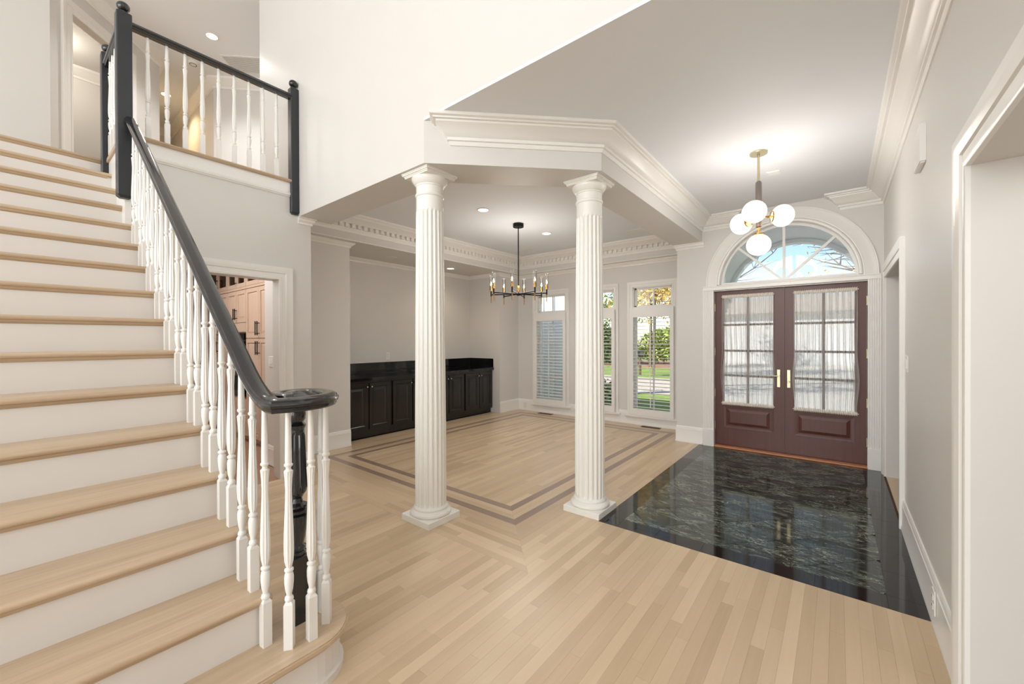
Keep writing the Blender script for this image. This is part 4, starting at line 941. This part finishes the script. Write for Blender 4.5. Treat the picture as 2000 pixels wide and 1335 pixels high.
def kcab(x0, x1, label, kind):
    t = thing('tall_cabinet', label, 'cabinet', (0, YK, 0), group='maple kitchen cabinets')
    body = B().box(x0, x1, .0, .58, .09, 2.155, .4).box(x0, x0+.018, 0, .58, 2.155, 2.58, .4).box(x1-.018, x1, 0, .58, 2.155, 2.58, .4).box(x0, x1, .56, .58, 2.155, 2.58, .4).box(x0, x1, 0, .58, 2.56, 2.58, .4).box(x0, x1, .06, .58, 0, .09, .2)
    body.build('body', 'kitchen_maple', t); xm = (x0+x1)/2
    B().box(x0, x1, -.028, 0, 2.118, 2.15, .35).build('rail_moulding', 'kitchen_maple', t)
    kdoor(t, x0, xm, 2.155, 2.57, 1, (2.20, 2.36), True); kdoor(t, xm, x1, 2.155, 2.57, -1, (2.20, 2.36), True)
    if kind == 'oven':
        kdoor(t, x0, xm, 1.66, 2.115, 1, (1.70, 1.86)); kdoor(t, xm, x1, 1.66, 2.115, -1, (1.70, 1.86))
        B().box(x0, x1, -.02, 0, 1.53, 1.655, .5).build('filler_panel', 'kitchen_maple', t)
        B().box(x0, x1, -.02, 0, .10, .60, .5).build('drawer_front', 'kitchen_maple', t)
    else:
        kdoor(t, x0, xm, 1.44, 2.115, 1, (1.475, 1.66)); kdoor(t, xm, x1, 1.44, 2.115, -1, (1.475, 1.66))
        kdoor(t, x0, xm, .10, 1.435, 1, (1.22, 1.40)); kdoor(t, xm, x1, .10, 1.435, -1, (1.22, 1.40))
kcab(-6.345, -5.445, 'maple pantry cabinet next to the kitchen wall', 'pantry'); kcab(-7.08, -6.350, 'maple cabinet surrounding the black oven', 'oven'); kcab(-7.98, -7.085, 'maple pantry cabinet left of the oven', 'pantry')
ov = thing('wall_oven', 'black double wall oven between the maple cabinets', 'oven', (-6.715, YK, .62))
B().box(-.345, .345, -.022, 0, 0, .895).build('body', 'oven_black', ov)
for z0, z1 in ((.02, .40), (.42, .78)):
    d = B().box(-.335, .335, -.036, -.022, z0, z1).build('oven_door', 'oven_black', ov); B().tube([(-.28, -.062, z1-.05), (.28, -.062, z1-.05)], .010, 10).build('handle', 'dark_metal', d, smooth=50)
    B().box(-.24, .24, -.038, -.036, z0+.07, z1-.11).build('oven_window', 'dark_slot', d)
B().box(-.335, .335, -.034, -.022, .80, .885).build('control_panel', 'dark_metal', ov)
lamp('kitchen_fill', 'AREA', (-6.0, 1.2, 2.58), 26, (1, .96, .92), rot=(0, 0, 0), shape='RECTANGLE', size=2.2, size_y=.8)  # added area light, no fitting seen, brightens the kitchen

# ------------------------------------------------------------------ outside
ZG = -.35
struct(B().box(-60, 45, 6.75, 90, ZG-.1, ZG).build('ground_lawn', 'lawn_green'), 'sunlit front lawn beyond the windows', 'lawn')
struct(B().prism([(-40, 15.5), (-14, 13.6), (2, 12.8), (30, 13.2), (30, 18.2), (2, 18.0), (-14, 18.8), (-40, 21.5)], ZG-.02, ZG+.015).build('ground_driveway', 'asphalt'), 'pale driveway crossing the lawn', 'driveway')
struct(B().prism([(-40, 27.5), (-14, 25.5), (10, 25.5), (10, 33), (-40, 36)], ZG-.02, ZG+.02).build('ground_mulch', 'mulch'), 'reddish mulch bed below the shrubs', 'ground')
struct(B().prism([(-2.3, 8.2), (1.7, 8.2), (4, 33.9), (-8.2, 33.9)], ZG-.02, ZG+.03).build('ground_added_court', 'concrete'), 'added pale concrete court that whitens the view through the door curtains', 'path')  # made-up court, pale so that the door curtains look bright
struct(B().box(-1.9, .9, 6.0, 8.2, -.35, -.03).build('floor_porch', 'concrete'), 'porch slab outside the front doors', 'floor')
# porch barrel vault and its front wall
pv = B(); RV = .86; NVv = 28; cz = 1.985
ap = [(cxd-RV*math.cos(PI*i/NVv), cz+RV*math.sin(PI*i/NVv)) for i in range(NVv+1)]
for i in range(NVv):
    (xa, za), (xb, zb) = ap[i], ap[i+1]
    xo, zo = cxd+(xa-cxd)*1.05, cz+(za-cz)*1.05; xo2, zo2 = cxd+(xb-cxd)*1.05, cz+(zb-cz)*1.05
    pv.add([(xa, 6.0, za), (xb, 6.0, zb), (xb, 7.12, zb), (xa, 7.12, za), (xo, 6.0, zo), (xo2, 6.0, zo2), (xo2, 7.12, zo2), (xo, 7.12, zo)], [(0,1,2,3),(7,6,5,4),(3,2,6,7),(0,4,5,1)])
    xq, zq = cxd+(xa-cxd)*.94, cz+(za-cz)*.94; xq2, zq2 = cxd+(xb-cxd)*.94, cz+(zb-cz)*.94
    pv.add([(xq, 7.12, zq), (xq2, 7.12, zq2), (xo2, 7.12, zo2), (xo, 7.12, zo), (xq, 7.27, zq), (xq2, 7.27, zq2), (xo2, 7.27, zo2), (xo, 7.27, zo)], [(0,1,2,3),(7,6,5,4),(0,4,5,1),(3,2,6,7)])
for sx in (-1, 1): pv.box(cxd+sx*RV, cxd+sx*(RV+.25), 6.0, 7.27, 1.9, cz)
tag(pv.build('porch_vault', 'siding_white', smooth=50), 'white barrel vaulted porch hood outside the fanlight', 'porch')
for sx, s_ in ((-1, 'left'), (1, 'right')):
    c_ = thing('porch_column', 'white porch column on the %s outside the front doors' % s_, 'column', (cxd+sx*(RV+.125), 7.08, -.03)); B().lathe([(.10, .05), (.095, .5), (.085, 1.86)], 24).build('shaft', 'siding_white', c_, smooth=40); B().box(-.125, .125, -.125, .125, 0, .05).build('plinth', 'siding_white', c_); B().box(-.12, .12, -.12, .12, 1.86, 1.93).build('capital', 'siding_white', c_)
wg = thing('house_wing', 'white board sided wing seen through the leftmost window', 'building', (0, 8.3, ZG))
B().box(-9.5, -5.02, .02, .25, 0, 3.6).build('wall', 'siding_white', wg)
bd = B().box(-.018, .018, -.004, .02, 0, 3.6).mesh('batten', 'siding_white')
for i in range(15): put('batten', bd, wg, (-9.4+i*.31, 0, 0))
def foliage(b, c, r, n, size, rnd, flat=1.0):
    for _ in range(n):
        d = Vector((rnd.gauss(0, 1), rnd.gauss(0, 1), rnd.gauss(0, 1))).normalized()*(rnd.random()**.45)
        p = Vector((c[0]+d.x*r[0], c[1]+d.y*r[1], c[2]+d.z*r[2])); a = Vector((rnd.gauss(0, 1), rnd.gauss(0, 1), rnd.gauss(0, 1)*flat)).normalized(); e = a.orthogonal().normalized(); s_ = size*rnd.uniform(.6, 1.3)
        b.add([p-a*s_, p+e*s_*.5, p+a*s_, p-e*s_*.5], [(0, 1, 2, 3)], rnd.random())
def shrub(x, y, w_, h, mat, label, seed, n=1500, size=.09):
    rnd = random.Random(seed); t = thing('shrub', label, 'shrub', (x, y, ZG), group='evergreen shrubs beyond the lawn'); b = MB()
    for k_ in range(5): foliage(b, (rnd.uniform(-.35, .35)*w_, rnd.uniform(-.3, .3)*w_, h*rnd.uniform(.35, .62)), (w_*.5, w_*.5, h*.42), n//5, size, rnd)
    b.build('foliage', mat, t); B().tube([(0, 0, 0), (0, 0, h*.5)], .04, 6).build('stem', 'bark', t)
def tree(x, y, h, mat, label, seed, crown=2.2, n=2600, size=.10, trunk=.16, bare=False, cz0=.45):
    rnd = random.Random(seed); t = thing('tree', label, 'tree', (x, y, ZG), group='trees beyond the lawn'); tr = MB(); pts = [(0, 0, 0), (rnd.uniform(-.1, .1), rnd.uniform(-.1, .1), h*.35), (rnd.uniform(-.2, .2), rnd.uniform(-.2, .2), h*.7), (rnd.uniform(-.3, .3), rnd.uniform(-.3, .3), h)]
    tr.tube(pts, [trunk, trunk*.8, trunk*.45, trunk*.08], 8); tr.build('trunk', 'bark', t, smooth=60)
    br = MB(); tips = []
    for k_ in range(34):
        z = h*rnd.uniform(cz0*.7, .95); a = rnd.uniform(0, 2*PI); L_ = crown*rnd.uniform(.5, 1.1)*(1.15-z/h*.6); p = Vector((0, 0, z)); path = [p]; d = Vector((math.cos(a), math.sin(a), rnd.uniform(.2, .8))).normalized()
        for q in range(4): d = (d+Vector((rnd.gauss(0, .18), rnd.gauss(0, .18), rnd.gauss(.03, .15)))).normalized(); p = p+d*L_/4; path.append(p)
        r0 = trunk*.28; br.tube(path, [r0, r0*.7, r0*.5, r0*.3, r0*.1], 5, cap=False); tips.append(path)
        for q in (1, 2, 3):
            for _ in range(3):
                e = (d+Vector((rnd.gauss(0, .7), rnd.gauss(0, .7), rnd.gauss(.1, .5)))).normalized(); s_ = path[q]; br.tube([s_, s_+e*L_*.2, s_+e*L_*.38+Vector((0, 0, rnd.gauss(0, .08)))], [r0*.35, r0*.2, r0*.06], 4, cap=False)
    br.build('branches', 'bark', t)
    lf = MB()
    for path in tips:
        for q in (2, 3, 4): foliage(lf, path[q], (crown*.26,)*3, max(1, n//(len(tips)*3)), size, rnd)
    if n: lf.build('foliage', mat, t)
hs = thing('bright_backdrop_house', 'added white house across the driveway, brightens the view through the door curtains', 'building', (-2.8, 34, ZG))  # made-up house, put in as a sunlit white backdrop to the curtains
B().box(-6.2, 6.2, 0, 6, 0, 3.6).build('wall', 'siding_white', hs)
B().add([(-6.7, -.5, 3.6), (6.7, -.5, 3.6), (6.7, 6.5, 3.6), (-6.7, 6.5, 3.6), (-4.6, 3, 5.0), (4.6, 3, 5.0)], [(0,1,5,4),(1,2,5),(2,3,4,5),(3,0,4),(3,2,1,0)]).build('roof', 'asphalt', hs)
i = 0
for x, y, w_, h, m in ((-23.4, 28.8, 2.8, 3.2, 'leaf_dark'), (-18.4, 28.2, 2.8, 2.9, 'leaf_mid'), (-13.6, 27.7, 2.8, 3.3, 'leaf_dark'), (-9.8, 29.8, 2.4, 2.8, 'leaf_mid')):
    shrub(x, y, w_, h, m, ['broad dark shrub at the far left of the mulch bed', 'lighter shrub behind the driveway left of the leaning tree', 'dark rounded shrub in the middle of the mulch bed', 'yellow green shrub nearest the added white house across the driveway'][i], 20+i, 3000, .13); i += 1
shrub(-4.25, 8.15, .75, 1.05, 'leaf_mid', 'small leafy bush close outside the middle window', 41, 900, .04); shrub(-4.6, 9.2, .9, .9, 'leaf_dark', 'dark low bush beside the white wing', 42, 900, .05)
tree(-6.25, 11.7, 7.5, 'leaf_gold', 'stout tree trunk close outside the middle window', 51, 2.6, 500, .07, .22)
tree(-7.27, 20.5, 8.0, 'leaf_gold', 'golden tree across the driveway left of the right-hand window', 52, 3.0, 3000, .10, .07)
tree(-9.3, 25.6, 9.0, 'leaf_gold', 'tall golden tree behind the mulch bed', 53, 3.2, 3400, .11, .10); tree(-14.5, 33, 9.5, 'leaf_mid', 'tall green tree behind the dark shrubs', 54, 3.4, 3000, .12)
tree(-19.5, 36, 11, 'leaf_mid', 'large green tree far beyond the driveway', 55, 4.2, 3400, .16, .25)
tree(1.25, 15.5, 7.0, 'leaf_gold', 'nearly bare tree above the porch seen through the fanlight', 57, 4.4, 1100, .05, .24, cz0=.5); tree(-3.6, 16.6, 9, 'leaf_gold', 'nearly bare tree left of the porch', 58, 3.2, 500, .06, .15); tree(7.5, 24, 10, 'leaf_mid', 'green tree at the right beyond the porch', 59, 3.8, 2600, .13)
mb = thing('mailbox', 'dark mailbox on a post beside the driveway', 'mailbox', (-7.55, 19.4, ZG)); B().box(-.05, .05, -.05, .05, 0, 1.0).build('post', 'bark', mb); B().prism([(-.11, 0), (.11, 0), (.11, .16), (.08, .23), (0, .26), (-.08, .23), (-.11, .16)], -.24, .24).build('box', 'mailbox_black', mb).matrix_local = Matrix.Translation((0, 0, 1.0)) @ Matrix.Rotation(PI/2, 4, 'X')
